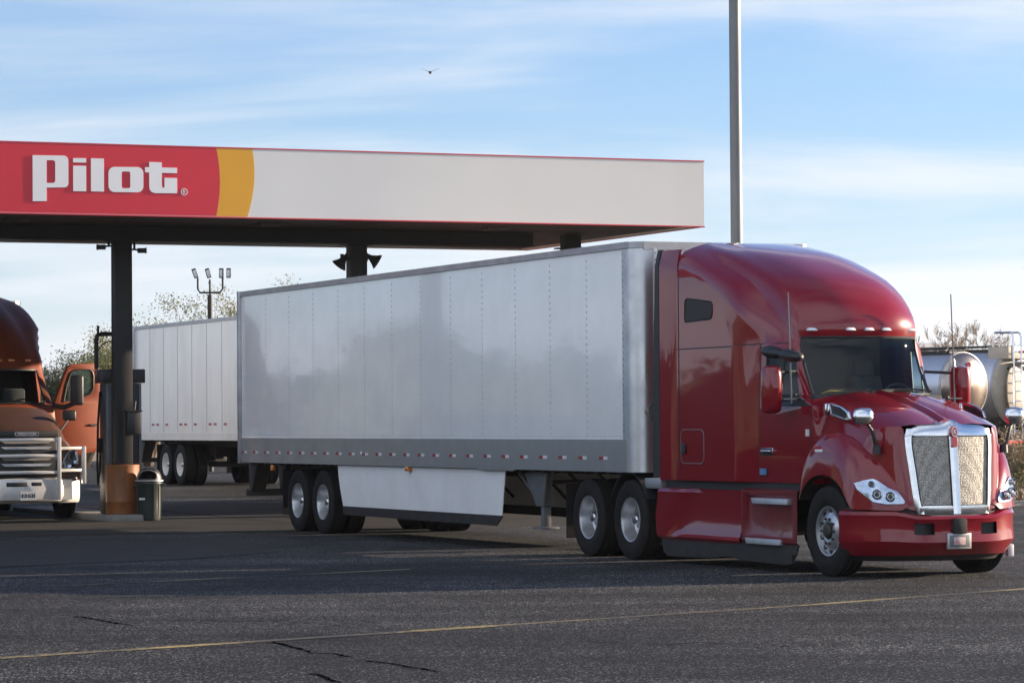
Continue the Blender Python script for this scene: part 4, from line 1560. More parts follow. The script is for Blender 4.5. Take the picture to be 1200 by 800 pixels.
    b.box(-.14, -.06, -.60, .60, .76, 1.62)
    gr = b.build('grille', M['black'], root, bevel=.05)
    b = MB()
    for z in (1.02, 1.13, 1.34, 1.45):
        b.hexa([(-.07, -.42, z - .02), (-.02, -.42, z - .02), (-.02, .42, z - .02), (-.07, .42, z - .02), (-.07, -.5, z + .03), (-.04, -.5, z + .03), (-.04, .5, z + .03), (-.07, .5, z + .03)])
    b.build('grille_bar', M['alu_dull'], gr)
    b = MB()
    b.box(-.08, -.03, -.62, .62, 1.55, 1.67)
    b.build('grille_crown', M['black'], gr, bevel=.02)
    b = MB()
    b.prism(rrect(-.235, 1.575, .235, 1.645, .03, 3), lambda u, v: (-.03, u, v), lambda u, v: (-.018, u, v), 0)
    b.prism(rrect(-.225, 1.583, .225, 1.637, .026, 3), lambda u, v: (-.02, u, v), lambda u, v: (-.014, u, v), 1)
    bd_ = b.build('badge', [M['chrome'], M['black']], gr)
    cu = bpy.data.curves.new('badge_text', 'FONT')
    cu.body = 'FREIGHTLINER'
    cu.size = .056
    cu.align_x = cu.align_y = 'CENTER'
    cu.extrude = .002
    to = bpy.data.objects.new('badge_lettering', cu)
    dg = bpy.context.evaluated_depsgraph_get()
    C.objects.link(to)
    bpy.context.view_layer.update()
    me = bpy.data.meshes.new_from_object(to.evaluated_get(bpy.context.evaluated_depsgraph_get()))
    bpy.data.objects.remove(to)
    me.materials.clear()
    me.materials.append(M['tape_white'])
    # text lies in x/y: turn it to face forward (+x), reading along +y
    me.transform(Matrix(((0, 0, 1, -.012), (1, 0, 0, 0), (0, 1, 0, 1.61), (0, 0, 0, 1))))
    to = bpy.data.objects.new('badge_lettering', me)
    C.objects.link(to)
    to.parent = gr
    # white grille guard
    b = MB()
    for y in (-.60, .60):
        b.box(.02, .10, y - .035, y + .035, .36, 1.55)
    for z in (1.50, 1.20, .885):
        b.box(.03, .09, -.57, .57, z - .03, z + .03)
    b.box(.0, .06, -.60, .60, .36, .76)
    for sg in (-1, 1):
        b.bar((.06, sg * .62, 1.335), (-.12, sg * 1.13, 1.335), .05, .055)
        b.bar((.06, sg * .62, .915), (-.12, sg * 1.13, .915), .05, .055)
        b.box(-.17, -.07, sg * 1.13 - .035, sg * 1.13 + .035, .66, 1.37)
    b.build('grille_guard', M['bumper_white'], root, bevel=.012)
    # bumper
    b = MB()
    for sg in (-1, 1):
        G = []
        for z, o in ((.30, -.10), (.34, -.03), (.44, 0), (.60, 0), (.74, -.02), (.80, -.10)):
            G.append([(x + o, sg * y, z) for x, y in ((.0, 0), (-.01, .4), (-.03, .60), (-.035, .62), (-.14, .80), (-.26, .98), (-.42, 1.12), (-.55, 1.17), (-.8, 1.17))])
        b.grid(G)
    b.box(-.5, -.1, -.9, .9, .36, .74)
    bm_ = b.build('bumper', M['bumper_white'], root, angle=40)
    b = MB()
    b.box(.06, .075, -.42, -.02, .62, .70)
    b.box(.06, .075, .06, .26, .63, .70)
    b.build('tow_slot', M['black'], bm_, bevel=.01)
    b = MB()
    b.box(.065, .08, -.155, .155, .36, .53, 0)
    for k, y in enumerate((-.115, -.08, -.045, .01, .045, .08, .115)):
        b.box(.08, .082, y - .012, y + .012, .41, .48, 1 if k != 3 else 1)
        if k in (1, 4):
            b.box(.0815, .0835, y - .006, y + .006, .43, .465, 0)
    b.build('license_plate', [M['tape_white'], M['black']], root)
    for sg in (-1, 1):
        b = MB()
        out = [(.66, .95), (.80, .90), (.98, .92), (1.03, 1.05), (1.03, 1.26), (.95, 1.32), (.82, 1.27), (.72, 1.12)]
        b.prism(out, lambda u, v: (-.16 - .2 * max(0, u - .7), sg * u, v), lambda u, v: (-.04 - .30 * max(0, u - .7), sg * u, v), 0)
        h = b.build('headlight', M['chrome'], root, bevel=.01)
        b = MB()
        for (u, v, r_) in ((.80, 1.02, .07), (.93, 1.10, .06)):
            q = (-.05 - .30 * max(0, u - .7), sg * u, v)
            b.lathe([(r_, 0), (r_, .03), (r_ * .6, .02), (.001, .01)], 'x', q, 16)
        b.build('bulb', M['reflector'], h)
        b = MB()
        b.prism(out, lambda u, v: (-.0 - .30 * max(0, u - .7), sg * u, v), lambda u, v: (.006 - .30 * max(0, u - .7), sg * u, v))
        b.build('lens', M['lens'], h)
        # mirrors
        b = MB()
        b.box(-1.82, -1.62, sg * 1.32, sg * 1.56, 2.16, 2.75)
        m_ = b.build('mirror', M['black'], root, bevel=.05, seg=3)
        b = MB()
        b.tube([(-1.85, sg * .98, 2.15), (-1.75, sg * 1.2, 2.12), (-1.72, sg * 1.42, 2.22)], .05, 8)
        b.build('mirror_arm', M['black'], m_)
        b = MB()
        b.box(-.92, -.76, sg * .92, sg * 1.17, 1.86, 2.06)
        m_ = b.build('hood_mirror', M['black'], root, bevel=.04, seg=3)
        b = MB()
        b.tube([(-.62, sg * .78, 1.62), (-.7, sg * .9, 1.76), (-.82, sg * 1.04, 1.9)], .022, 8)
        b.build('mirror_stalk', M['black'], m_)
    # driver's door, swung open
    ph = math.radians(76)
    hx, hy = -1.92, 1.01

    def dr(u, z, off):
        return (hx - u * math.cos(ph) + off * math.sin(ph), hy + u * math.sin(ph) + off * math.cos(ph), z)
    out = [(0, 1.20), (.55, 1.18), (.98, 1.26), (1.04, 1.35), (1.06, 2.2), (1.04, 2.85), (1.0, 2.95), (.9, 2.99), (.42, 2.97), (.32, 2.92), (.2, 2.66), (.02, 2.2)]
    win = [(.22, 2.24), (.5, 2.28), (.80, 2.38), (.88, 2.48), (.89, 2.74), (.86, 2.83), (.80, 2.86), (.46, 2.85), (.38, 2.80), (.29, 2.56)]
    b = MB()
    b.prism(out, lambda u, v: dr(u, v, -.05), lambda u, v: dr(u, v, .03), 0, hole=win)
    d = b.build('door', M['orange'], root, bevel=.012)
    d['label'] = 'open driver door'
    b = MB()
    b.prism(win, lambda u, v: dr(u, v, -.01), lambda u, v: dr(u, v, -.004))
    b.build('window_pane', M['glass'], d)
    b = MB()
    ring = [dr(u, v, .032) for u, v in win]
    b.tube(ring + ring[:1], .02, 6)
    b.build('window_frame', M['black'], d)
    b = MB()
    b.bar(dr(.80, 1.78, .05), dr(.98, 1.78, .05), .03, .03)
    b.build('handle', M['black'], d)
    # steps, chassis, wheels
    b = MB()
    for sg in (-1, 1):
        b.box(-7.4, -.3, sg * .38, sg * .46, .72, .98)
        b.lathe([(.001, -5.2), (.32, -5.2), (.32, -2.6), (.001, -2.6)], 'x', (0, sg * .82, .66), 18)
        b.box(-2.6, -1.75, sg * .8, sg * 1.1, .42, .48)
        b.box(-2.6, -1.75, sg * .85, sg * 1.1, .82, .88)
    b.box(-1.6, -.3, -.7, .7, .5, 1.2)
    for x in (-1.05, -6.0, -7.3):
        b.tube([(x, -.95, .515), (x, .95, .515)], .075, 10)
    b.build('chassis_frame', M['dark_metal'], root)
    w = wheel_front('wheel', root, (-1.05, -1.0, .515))
    dup_wheel(w, (-1.05, 1.0, .515), True)
    dd = wheel_dual(root, (-6.0, -1.0, .515))
    dup_wheel(dd, (-7.3, -1.0, .515), False)
    dup_wheel(dd, (-6.0, 1.0, .515), True)
    dup_wheel(dd, (-7.3, 1.0, .515), True)
    b = MB()
    b.tube([(-5.62, .95, 2.2), (-5.62, .95, 4.3)], .07, 10)
    b.build('exhaust_stack', M['dark_metal'], root)
    return root


orange_truck()


# ------------------------------------------------------------------ ground
def sheet(name, xs, ys, off, m, kind='structure'):
    b = MB()
    b.grid([[(x, y, gz(y) + off) for x in xs] for y in ys])
    o = b.build(name, m, None, angle=180)
    o['kind'] = kind
    return o


desert_x = [-9000, -2500, -700, -200, -80, -40, 0, 40, 80, 200, 700, 2500, 9000]
desert_y = [-2500, -600, -120, 20, 40, 57, 62, 67, 72, 77, 82, 87, 92, 97, 120, 170, 320, 700, 2500, 6000, 9500]
sheet('ground', desert_x, desert_y, -.06, M['dirt'])
sheet('asphalt_lot', np.linspace(-90, 90, 13), [-45, 0, 20, 40, 57, 60, 63, 66, 69, 72, 75, 78, 81, 84, 87, 90, 93, 97, 110, 125], 0.0, M['asphalt'])


def poly_sheet(name, pts, off, m):
    b = MB()
    b.add([(x, y, gz(y) + off) for x, y in pts], [tuple(range(len(pts)))])
    o = b.build(name, m, None)
    o['kind'] = 'structure'
    return o


def strip(name, pts, w, off, m, seg=24, jit=0.0):
    """a painted stripe or crack laid on the ground along pts"""
    rnd = random.Random(len(pts) * 7 + int(w * 1000))
    L_, R_ = [], []
    dense = []
    for (a, b_) in zip(pts[:-1], pts[1:]):
        for k in range(seg):
            t = k / seg
            dense.append((a[0] + (b_[0] - a[0]) * t, a[1] + (b_[1] - a[1]) * t))
    dense.append(pts[-1])
    rows = []
    for i, p in enumerate(dense):
        a, c = dense[max(i - 1, 0)], dense[min(i + 1, len(dense) - 1)]
        d = Vector((c[0] - a[0], c[1] - a[1]))
        d.normalize()
        n = Vector((-d.y, d.x))
        j = (rnd.random() - .5) * jit
        ww = w * (1 + (rnd.random() - .5) * (1.2 if jit else 0))
        rows.append([(p[0] + n.x * (ww / 2 + j), p[1] + n.y * (ww / 2 + j), gz(p[1]) + off), (p[0] - n.x * (ww / 2 - j), p[1] - n.y * (ww / 2 - j), gz(p[1]) + off)])
    b = MB()
    b.grid(rows)
    o = b.build(name, m)
    o['kind'] = 'structure'
    return o


def fpt(s, t):                                           # canopy frame: s along the fascia, t back from it
    p = Vector((-6.054, 56.965, 0)) + LT * s - FW * t
    return (p.x, p.y)


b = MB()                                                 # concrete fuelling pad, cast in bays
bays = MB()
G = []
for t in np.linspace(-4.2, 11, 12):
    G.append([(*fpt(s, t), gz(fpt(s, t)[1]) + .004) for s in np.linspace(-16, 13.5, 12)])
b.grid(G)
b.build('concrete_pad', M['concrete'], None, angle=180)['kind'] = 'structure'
for s in (-9.5, -4.7, 0.0, 4.7, 9.3):
    if s in (0.0,):
        strip('pad_joint', [fpt(s + 2.2, -4.1), fpt(s + 2.2, 10.9)], .03, .009, M['crack'], 6)
for t in (-.5, 3.4, 7.2):
    strip('pad_joint', [fpt(-15, t), fpt(13, t)], .03, .009, M['crack'], 6)
poly_sheet('asphalt_patch', [(-9.6, 40.9), (-6.52, 40.5), (-4.54, 42.3), (-3.23, 44.58), (-4.36, 50.84), (-9.2, 49.2)], .006, M['old_asphalt'])
strip('yellow_line', [(-6.4, 22.3), (-3.95, 24.57), (-1.31, 26.98), (-.2, 28.02)], .17, .005, M['yellow_line'])
strip('yellow_line', [(-.2, 28.02), (2.82, 30.84), (5.34, 33.51), (7.5, 36)], .13, .005, M['worn_line'])
strip('faded_line', [(-7.2, 33.6), (-5.63, 35.05), (-1.27, 39.06)], .10, .0055, M['faint_line'])
for c_ in ([(-1.97, 26.18), (-1.76, 25.56), (-1.56, 24.88), (-1.37, 24.77), (-1.25, 24.4)], [(-1.12, 24.03), (-.97, 23.85), (-.77, 23.41), (-.54, 22.91)], [(-1.42, 22.83), (-1.3, 22.36), (-1.2, 21.99)], [(-4.09, 29.91), (-3.76, 29.22), (-3.39, 28.44)]):
    strip('asphalt_crack', c_, .034, .004, M['crack'], 9, .05)

for c_ in ([(-3.1, 29.2), (-2.4, 28.9), (-1.9, 29.15), (-1.2, 28.7), (-.5, 28.9)], [(.6, 25.9), (1.2, 25.5), (1.5, 25.75), (2.2, 25.2), (2.6, 25.3)], [(1.9, 28.2), (2.5, 28.5), (3.3, 28.3), (3.9, 28.7)]):
    strip('asphalt_crack', c_, .02, .0045, M['crack'], 9, .04)
# raised pump island with rounded nose
b = MB()
isl = [(-.34, -.2), (.34, -.2), (.46, 0), (.46, 7.5), (-.46, 7.5), (-.46, 0)]
pc = Vector((-7.33, 60.008, 0))


def ip(u, v, z):
    p = pc + LT * u - FW * v
    return (p.x, p.y, z)


b.prism([(-.30, -.62), (.30, -.62), (.44, -.45), (.46, -.2), (.46, 6.5), (-.46, 6.5), (-.46, -.2), (-.44, -.45)], lambda u, v: ip(u, v, -.05), lambda u, v: ip(u, v, .13))
b.build('pump_island_kerb', M['kerb'], None, bevel=.02)['kind'] = 'structure'

# ------------------------------------------------------------------ fuel canopy
can = thing('fuel_canopy', 'long flat fuel canopy with red, yellow and white fascia on dark columns', 'canopy', (-6.054, 56.965, 0), TH)
# local: x along the fascia (left to right in the photo), y away from the camera, z up
S0, S1, D, ZB, ZT = -9.5, 10.605, 8.6, 5.51, 6.765


def box_part(name, m, parent, *dims, bevel=0.0):
    b = MB()
    b.box(*dims)
    return b.build(name, m, parent, bevel=bevel)


fa = box_part('fascia_panel', M['signwhite'], can, S0, S1, 0, .12, ZB, ZT)
box_part('fascia_panel', M['signwhite'], can, S1 - .12, S1 - .002, .121, D, ZB + .001, ZT - .001)
box_part('fascia_panel', M['signwhite'], can, S0, S1, D + .001, D + .12, ZB, ZT)
box_part('fascia_panel', M['signwhite'], can, S0, S0 + .12, .121, D, ZB + .001, ZT - .001)
b = MB()
for z in (ZB - .010, ZT - .010):
    b.box(S0, S1 + .012, -.012, .05, z, z + .02)
    b.box(S1 - .04, S1 + .011, .051, D, z + .001, z + .019)
b.build('edge_trim', M['signred'], can)
box_part('roof_deck', M['alu_dull'], can, S0 + .12, S1 - .13, .125, D - .005, ZT - .3, ZT - .25)
b = MB()
for k in range(46):
    x = S0 + .13 + k * (S1 - S0 - .27) / 46
    b.box(x, x + (S1 - S0 - .27) / 46 - .015, .125, D - .002, ZB + .03, ZB + .05)
b.box(S0 + .13, S1 - .13, .125, D - .004, ZB + .055, ZB + .07)
b.build('soffit', M['soffit'], can)
b = MB()
b.box(S0 + .2, 8.4, 3.15, 3.45, 5.27, 5.53)
b.box(S0 + .2, 8.4, 3.05, 3.55, 5.27, 5.285)
b.build('beam', M['steel_dark'], can)
for x in (-4.7, .02, 4.73, 9.28):
    b = MB()
    zt_ = 5.27 if x < 9 else 5.52
    b.box(x - .16, x + .16, 3.14, 3.155, .1, zt_)
    b.box(x - .16, x + .16, 3.445, 3.46, .1, zt_)
    b.box(x - .15, x + .15, 3.156, 3.444, .1, zt_)
    b.box(x - .26, x + .26, 3.05, 3.55, 5.24, 5.268)
    b.box(x - .28, x + .28, 3.02, 3.58, .1, .13)
    b.build('column', M['steel_dark'], can, bevel=.006)
for x in (-7, -2.4, 2.4, 7):
    box_part('downlight', M['soffit'], can, x - .2, x + .2, 1.6, 2.0, ZB - .03, ZB + .028, bevel=.01)
    box_part('downlight', M['soffit'], can, x - .2, x + .2, 4.6, 5.0, ZB - .03, ZB + .028, bevel=.01)


# red and yellow fields, white lettering.  zs() turns lettering units into metres on the fascia
def zs(X, Y):
    return (-2.546 + (X - 38) / 4.286 * .01557, 6.536 - ((Y - 72) - .025 * (X - 38)) / 4.286 * .0152)


def arc_x(za, xa, xm, xb):                               # bowed edge between fascia bottom and top
    return [(xa * (1 - t) ** 2 + (2 * xm - .5 * (xa + xb)) * 2 * t * (1 - t) + xb * t * t, za + (ZT - .014 - za) * t) for t in np.linspace(0, 1, 15)]


z0_ = ZB + .02
e_red = arc_x(z0_, zs(965, 382)[0], zs(985, 210)[0], zs(967, 40)[0])
e_yel = arc_x(z0_, zs(1127, 385)[0], zs(1163, 170)[0], zs(1155, 45)[0])
b = MB()
b.prism([(S0, z0_)] + e_red + [(S0, ZT - .014)], lambda u, v: (u, -.004, v), lambda u, v: (u, .0005, v))
b.build('red_field', M['signred'], can)
b = MB()
b.prism([(x + .002, z) for x, z in e_red[::-1]] + e_yel, lambda u, v: (u, -.004, v), lambda u, v: (u, .0005, v))
b.build('yellow_field', M['signyellow'], can)


def letter(out, hole=None):
    b = MB()
    o = [zs(*p) for p in out]
    h = [zs(*p) for p in hole] if hole else None
    b.prism(o, lambda u, v: (u, -.016, v), lambda u, v: (u, -.0045, v), hole=h)
    return b.build('sign_letter', M['letter'], can)


letter([(38, 72), (190, 74)] + [(215 - 24 + 24 * math.sin(a), 74 + 24 - 24 * math.cos(a)) for a in np.linspace(.2, PI / 2, 5)] + [(215, 212)] + [(195 + 20 * math.cos(a), 212 + 20 * math.sin(a)) for a in np.linspace(.2, PI / 2, 5)] + [(107, 233), (107, 300), (38, 300)],
       [(107, 97), (138, 97), (146, 100), (150, 108), (150, 200), (146, 207), (138, 210), (107, 210)])
letter([(239, 86), (304, 87), (304, 109), (239, 108)])
letter([(239, 124), (304, 125), (304, 252), (239, 251)])
letter([(328, 87), (393, 89), (393, 254), (328, 252)])
letter([(416 + 30 - 30 * math.cos(a), 130 + 30 - 30 * math.sin(a)) for a in np.linspace(0, PI / 2, 6)] + [(592 - 30 + 30 * math.sin(a), 131 + 30 - 30 * math.cos(a)) for a in np.linspace(0, PI / 2, 6)]
       + [(592 - 30 + 30 * math.cos(a), 258 - 30 + 30 * math.sin(a)) for a in np.linspace(0, PI / 2, 6)] + [(416 + 30 - 30 * math.sin(a), 256 - 30 + 30 * math.cos(a)) for a in np.linspace(0, PI / 2, 6)],
       rrect(482, 153, 526, 237, 9, 3))
letter([(622, 105), (686, 107), (686, 133), (764, 135), (764, 162), (686, 160), (686, 224), (690, 235), (697, 236), (700, 228), (700, 185), (764, 186), (764, 263), (652, 262), (634, 256), (624, 244), (622, 228), (622, 158), (601, 157), (601, 131), (622, 132)])
b = MB()
cx_, cz_ = zs(801, 256)
ro, ri_ = .062, .050
b.prism([(cx_ + ro * math.cos(a), cz_ + ro * math.sin(a)) for a in np.linspace(0, 2 * PI, 25)[:-1]], lambda u, v: (u, -.014, v), lambda u, v: (u, -.0045, v), hole=[(cx_ + ri_ * math.cos(a), cz_ + ri_ * math.sin(a)) for a in np.linspace(0, 2 * PI, 25)[:-1]])
for p, q_ in (((-.018, -.032), (-.018, .032)), ((-.018, .028), (.008, .028)), ((.012, .024), (.012, .006)), ((-.018, .002), (.008, .002)), ((-.004, .0), (.018, -.032))):
    b.bar((cx_ + p[0], -.010, cz_ + p[1]), (cx_ + q_[0], -.010, cz_ + q_[1]), .010, .010, up=(0, 1, 0))
b.build('registered_mark', M['letter'], can)

# ------------------------------------------------------------------ things on and around the columns
def horn(loc, yaw, pitch, label):
    r = thing('horn_speaker', label, 'loudspeaker', loc, 0, 'horn speakers on the canopy column')
    b = MB()
    b.lathe([(.05, -.10), (.055, -.02), (.07, .05), (.11, .15), (.17, .24), (.175, .25), (.16, .245), (.06, .08), (.001, .06)], 'x', (0, 0, 0), 16)
    # squarish mouth
    b.v = [(x, y * (1.12 if x > .1 else 1), z * (1.12 if x > .1 else 1)) for x, y, z in b.v]
    o = b.build('horn_bell', M['dark_metal'], r)
    o.rotation_euler = (0, pitch, yaw)
    o.scale = (.8, .8, .8)
    b = MB()
    b.bar((-.04, 0, -.02), (-.04 - .18 * math.cos(yaw), -.18 * math.sin(yaw), -.02), .04, .05)
    b.box(-.09, -.02, -.05, .05, -.09, .07)
    b.build('bracket', M['steel_dark'], r)
    return r


p2 = Vector((-6.054, 56.965, 0)) + LT * 4.73 - FW * 3.3
horn((p2.x - .22, p2.y - .12, 5.0), PI + .35, math.radians(52), 'horn loudspeaker tilted down, on the left side of the middle canopy column')
horn((p2.x + .24, p2.y - .05, 5.02), -.1, math.radians(32), 'horn loudspeaker tilted outward, on the right side of the middle canopy column')


def cctv(loc, sg, label):
    r = thing('security_camera', label, 'camera', loc, 0, 'security cameras under the canopy beam')
    b = MB()
    b.box(sg * .06, sg * .20, -.05, .05, -.045, .045)
    b.lathe([(.05, 0), (.06, .03), (.001, .03)], 'x', (sg * .20 - (.0 if sg > 0 else .03), 0, 0), 12)
    b.build('camera_body', M['dark_metal'], r, bevel=.008)
    b = MB()
    b.tube([(sg * .12, 0, .0), (sg * .02, 0, .02), (-sg * .06, 0, .02)], .02, 6)
    b.box(-.02, .02, -.03, .03, .02, .16)
    b.build('bracket', M['steel_dark'], r)
    return r


cctv((-7.57, 60.0, 5.14), -1, 'small security camera on the left side of the column behind the orange guard')
cctv((-7.09, 60.0, 5.07), 1, 'small security camera on the right side of the column behind the orange guard')

r = thing('column_guard', 'rusty orange steel guard ring around the foot of a canopy column', 'bollard', (-7.33, 60.008, .13))
b = MB()
b.lathe([(.29, 0), (.315, 0), (.315, .22), (.322, .235), (.315, .25), (.315, .88), (.318, .92), (.29, .93), (.285, .90), (.285, .02)], 'z', (0, 0, 0), 36, close=True)
b.build('guard_ring', M['barrel'], r)
b = MB()
for a in (.4, 2.2, 4.0, 5.6):
    b.lathe([(.02, 0), (.02, .02), (.001, .025)], 'z', (.36 * math.cos(a), .36 * math.sin(a), -.01), 8)
b.lathe([(.30, -.005), (.40, -.005), (.40, .008), (.30, .008)], 'z', (0, 0, 0), 36, close=True)
b.build('base_plate', M['steel_dark'], r)

r = thing('trash_bin', 'dark green round bin with black domed lid beside the orange column guard', 'bin', (-6.80, 59.72, .0))
b = MB()
b.lathe([(.001, .02), (.205, .02), (.215, .05), (.222, .3), (.235, .68), (.25, .70), (.25, .73), (.225, .74), (.215, .70), (.2, .06), (.001, .05)], 'z', (0, 0, 0), 28)
for k in range(12):
    a = 2 * PI * k / 12
    b.bar((.214 * math.cos(a), .214 * math.sin(a), .06), (.236 * math.cos(a), .236 * math.sin(a), .66), .02, .02)
b.build('bin_body', M['bin'], r)
b = MB()                                                 # domed lid with a wide mouth facing the lane
seg = 24
ring = []
for i, z in enumerate(np.linspace(0, 1, 9)):
    rr_ = .24 * math.cos(z * PI / 2) ** .7 if z < 1 else .02
    ring.append([(rr_ * math.cos(2 * PI * k / seg), rr_ * math.sin(2 * PI * k / seg), .75 + .25 * math.sin(z * PI / 2)) for k in range(seg)])
b.grid(ring, wrap=True, skip=lambda i, k: 0 < i < 6 and 15 <= k <= 20)
lid = b.build('bin_lid', M['black'], r, solid=.012)
b = MB()
b.lathe([(.255, .74), (.27, .745), (.27, .765), (.25, .775), (.235, .76)], 'z', (0, 0, 0), 28, close=True)
b.tube([(.2 * math.cos(a) + .0, -.16 - .03 * math.sin(a) - .02, .79 + .17 * math.sin(a)) for a in np.linspace(0, PI, 9)], .012, 6)
b.build('lid_rim', M['alu_dull'], r)
b = MB()
b.bar((.24, 0, .69), (.30, 0, .67), .10, .03)
b.bar((-.24, 0, .69), (-.30, 0, .67), .10, .03)
b.build('bin_handle', M['bin'], r)
b = MB()
b.box(-.16, -.05, -.243, -.232, .40, .44)
b.build('bin_sticker', M['tape_white'], r)

# diesel dispenser behind the column, with its overhead hose mast
r = thing('fuel_dispenser', 'tall dark diesel dispenser with hose mast behind the canopy column', 'fuel pump', ip(.12, .56, .13), TH)
b = MB()
b.box(-.34, .34, -.22, .22, 0, 2.45)
b.build('cabinet', M['black'], r, bevel=.02)
b = MB()
for x in (-.335, -.10, .30):
    b.box(x, x + .13 if x < 0 else x + .05, -.235, -.222, .1, 2.45)
b.build('cabinet_panel', M['grey_metal'], r, bevel=.004)
b = MB()
b.box(-.12, .12, -.24, -.223, 1.35, 1.75)
b.build('display_panel', M['dark_metal'], r, bevel=.01)
b = MB()
b.box(-.42, .42, -.27, .27, 2.46, 2.72)
b.build('header', M['black'], r, bevel=.02)
b = MB()
b.tube([(-.46, 0, 2.72), (-.46, 0, 3.28), (-.44, 0, 3.36), (-.36, 0, 3.39), (.05, 0, 3.39)], .042, 8)
b.tube([(-.09, 0, 2.72), (-.09, 0, 3.55)], .03, 8)
b.tube([(-.42, .02, 3.36), (-.42, .02, 3.55)], .025, 8)
b.tube([(-.44, 0, 3.05), (-.34, 0, 3.2), (-.2, 0, 3.26), (-.12, 0, 3.2), (-.09, 0, 3.1)], .012, 5)
b.build('hose_mast', M['steel_dark'], r)
for sg in (-1, 1):
    b = MB()
    b.tube([(sg * .36, .1, 2.3), (sg * .40, .12, 1.7), (sg * .41, .14, .9), (sg * .40, .14, .55), (sg * .37, .1, .8), (sg * .37, .08, 1.2)], .022, 8)
    b.bar((sg * .37, .08, 1.15), (sg * .37, .04, 1.42), .06, .05)
    b.build('hose', M['rubber'], r)
r = thing('squeegee_box', 'black windscreen washing box strapped to the column above the orange guard', 'box', ip(.06, -.27, 1.62), TH)
b = MB()
b.box(-.06, .20, -.09, .09, 0, .42)
b.build('box_body', M['black'], r, bevel=.02)
b = MB()
b.box(-.08, .22, -.11, .11, .425, .45)
b.tube([(.1, 0, .46), (.12, 0, .62)], .014, 6)
b.build('box_lid', M['black'], r)

# ------------------------------------------------------------------ poles
r = thing('light_pole', 'tall thick grey steel pole rising behind the red tractor out of the frame', 'pole', (5.30, 75, gz(75)))
b = MB()
b.lathe([(.17, 0), (.148, .9), (.145, 3), (.138, 9), (.13, 15), (.001, 15)], 'z', (0, 0, 0), 18)
b.build('pole_shaft', M['pole'], r, angle=60)
b = MB()
b.box(-.25, .25, -.25, .25, -.02, .03)
b.lathe([(.45, -.3), (.45, -.021), (.001, -.021)], 'z', (0, 0, 0), 20)
b.build('pole_base', M['kerb'], r)
b = MB()
for sx in (-1, 1):
    b.bar((0, 0, 14.9), (sx * 1.0, 0, 15.1), .07, .07)
    b.box(sx * 1.0 - .3, sx * 1.0 + .3, -.2, .2, 15.05, 15.2)
b.build('lamp_head', M['dark_metal'], r)

r = thing('flood_light', 'dark lamp post with three floodlight heads on curved arms behind the far trailer', 'lamp post', (-8.98, 95, gz(95) - .55))
b = MB()
b.lathe([(.085, 0), (.075, 5.75), (.06, 5.8), (.001, 5.8)], 'z', (0, 0, 0), 12)
b.build('pole_shaft', M['steel_dark'], r)
b = MB()
b.tube([(-.36, 0, 6.3), (-.36, 0, 5.98), (-.3, 0, 5.86), (.3, 0, 5.86), (.38, 0, 5.98), (.38, 0, 6.3)], .03, 8)
b.tube([(0, 0, 5.8), (0, 0, 6.25)], .03, 8)
b.build('lamp_arm', M['steel_dark'], r)
for x, tilt in ((-.44, .35), (-.05, .28), (.42, -.05)):
    n_ = 2 if x > 0 else 1
    for k in range(n_):
        b = MB()
        b.box(-.085, .085, -.07, .07, -.17, .22, 0)
        b.box(-.065, .065, -.082, -.071, -.13, .18, 1)
        b.box(-.05, .05, .08, .16, -.1, .12, 0)
        h = b.build('lamp_head', [M['steel_dark'], M['lamp_white']], r, bevel=.01)
        h.location = (x + (k * .22 - .08 if n_ == 2 else 0), 0, 6.42)
        h.rotation_euler = (math.radians(12), -tilt, .15 if x < 0 else -.1)
        h.scale = (.72, .72, .72)

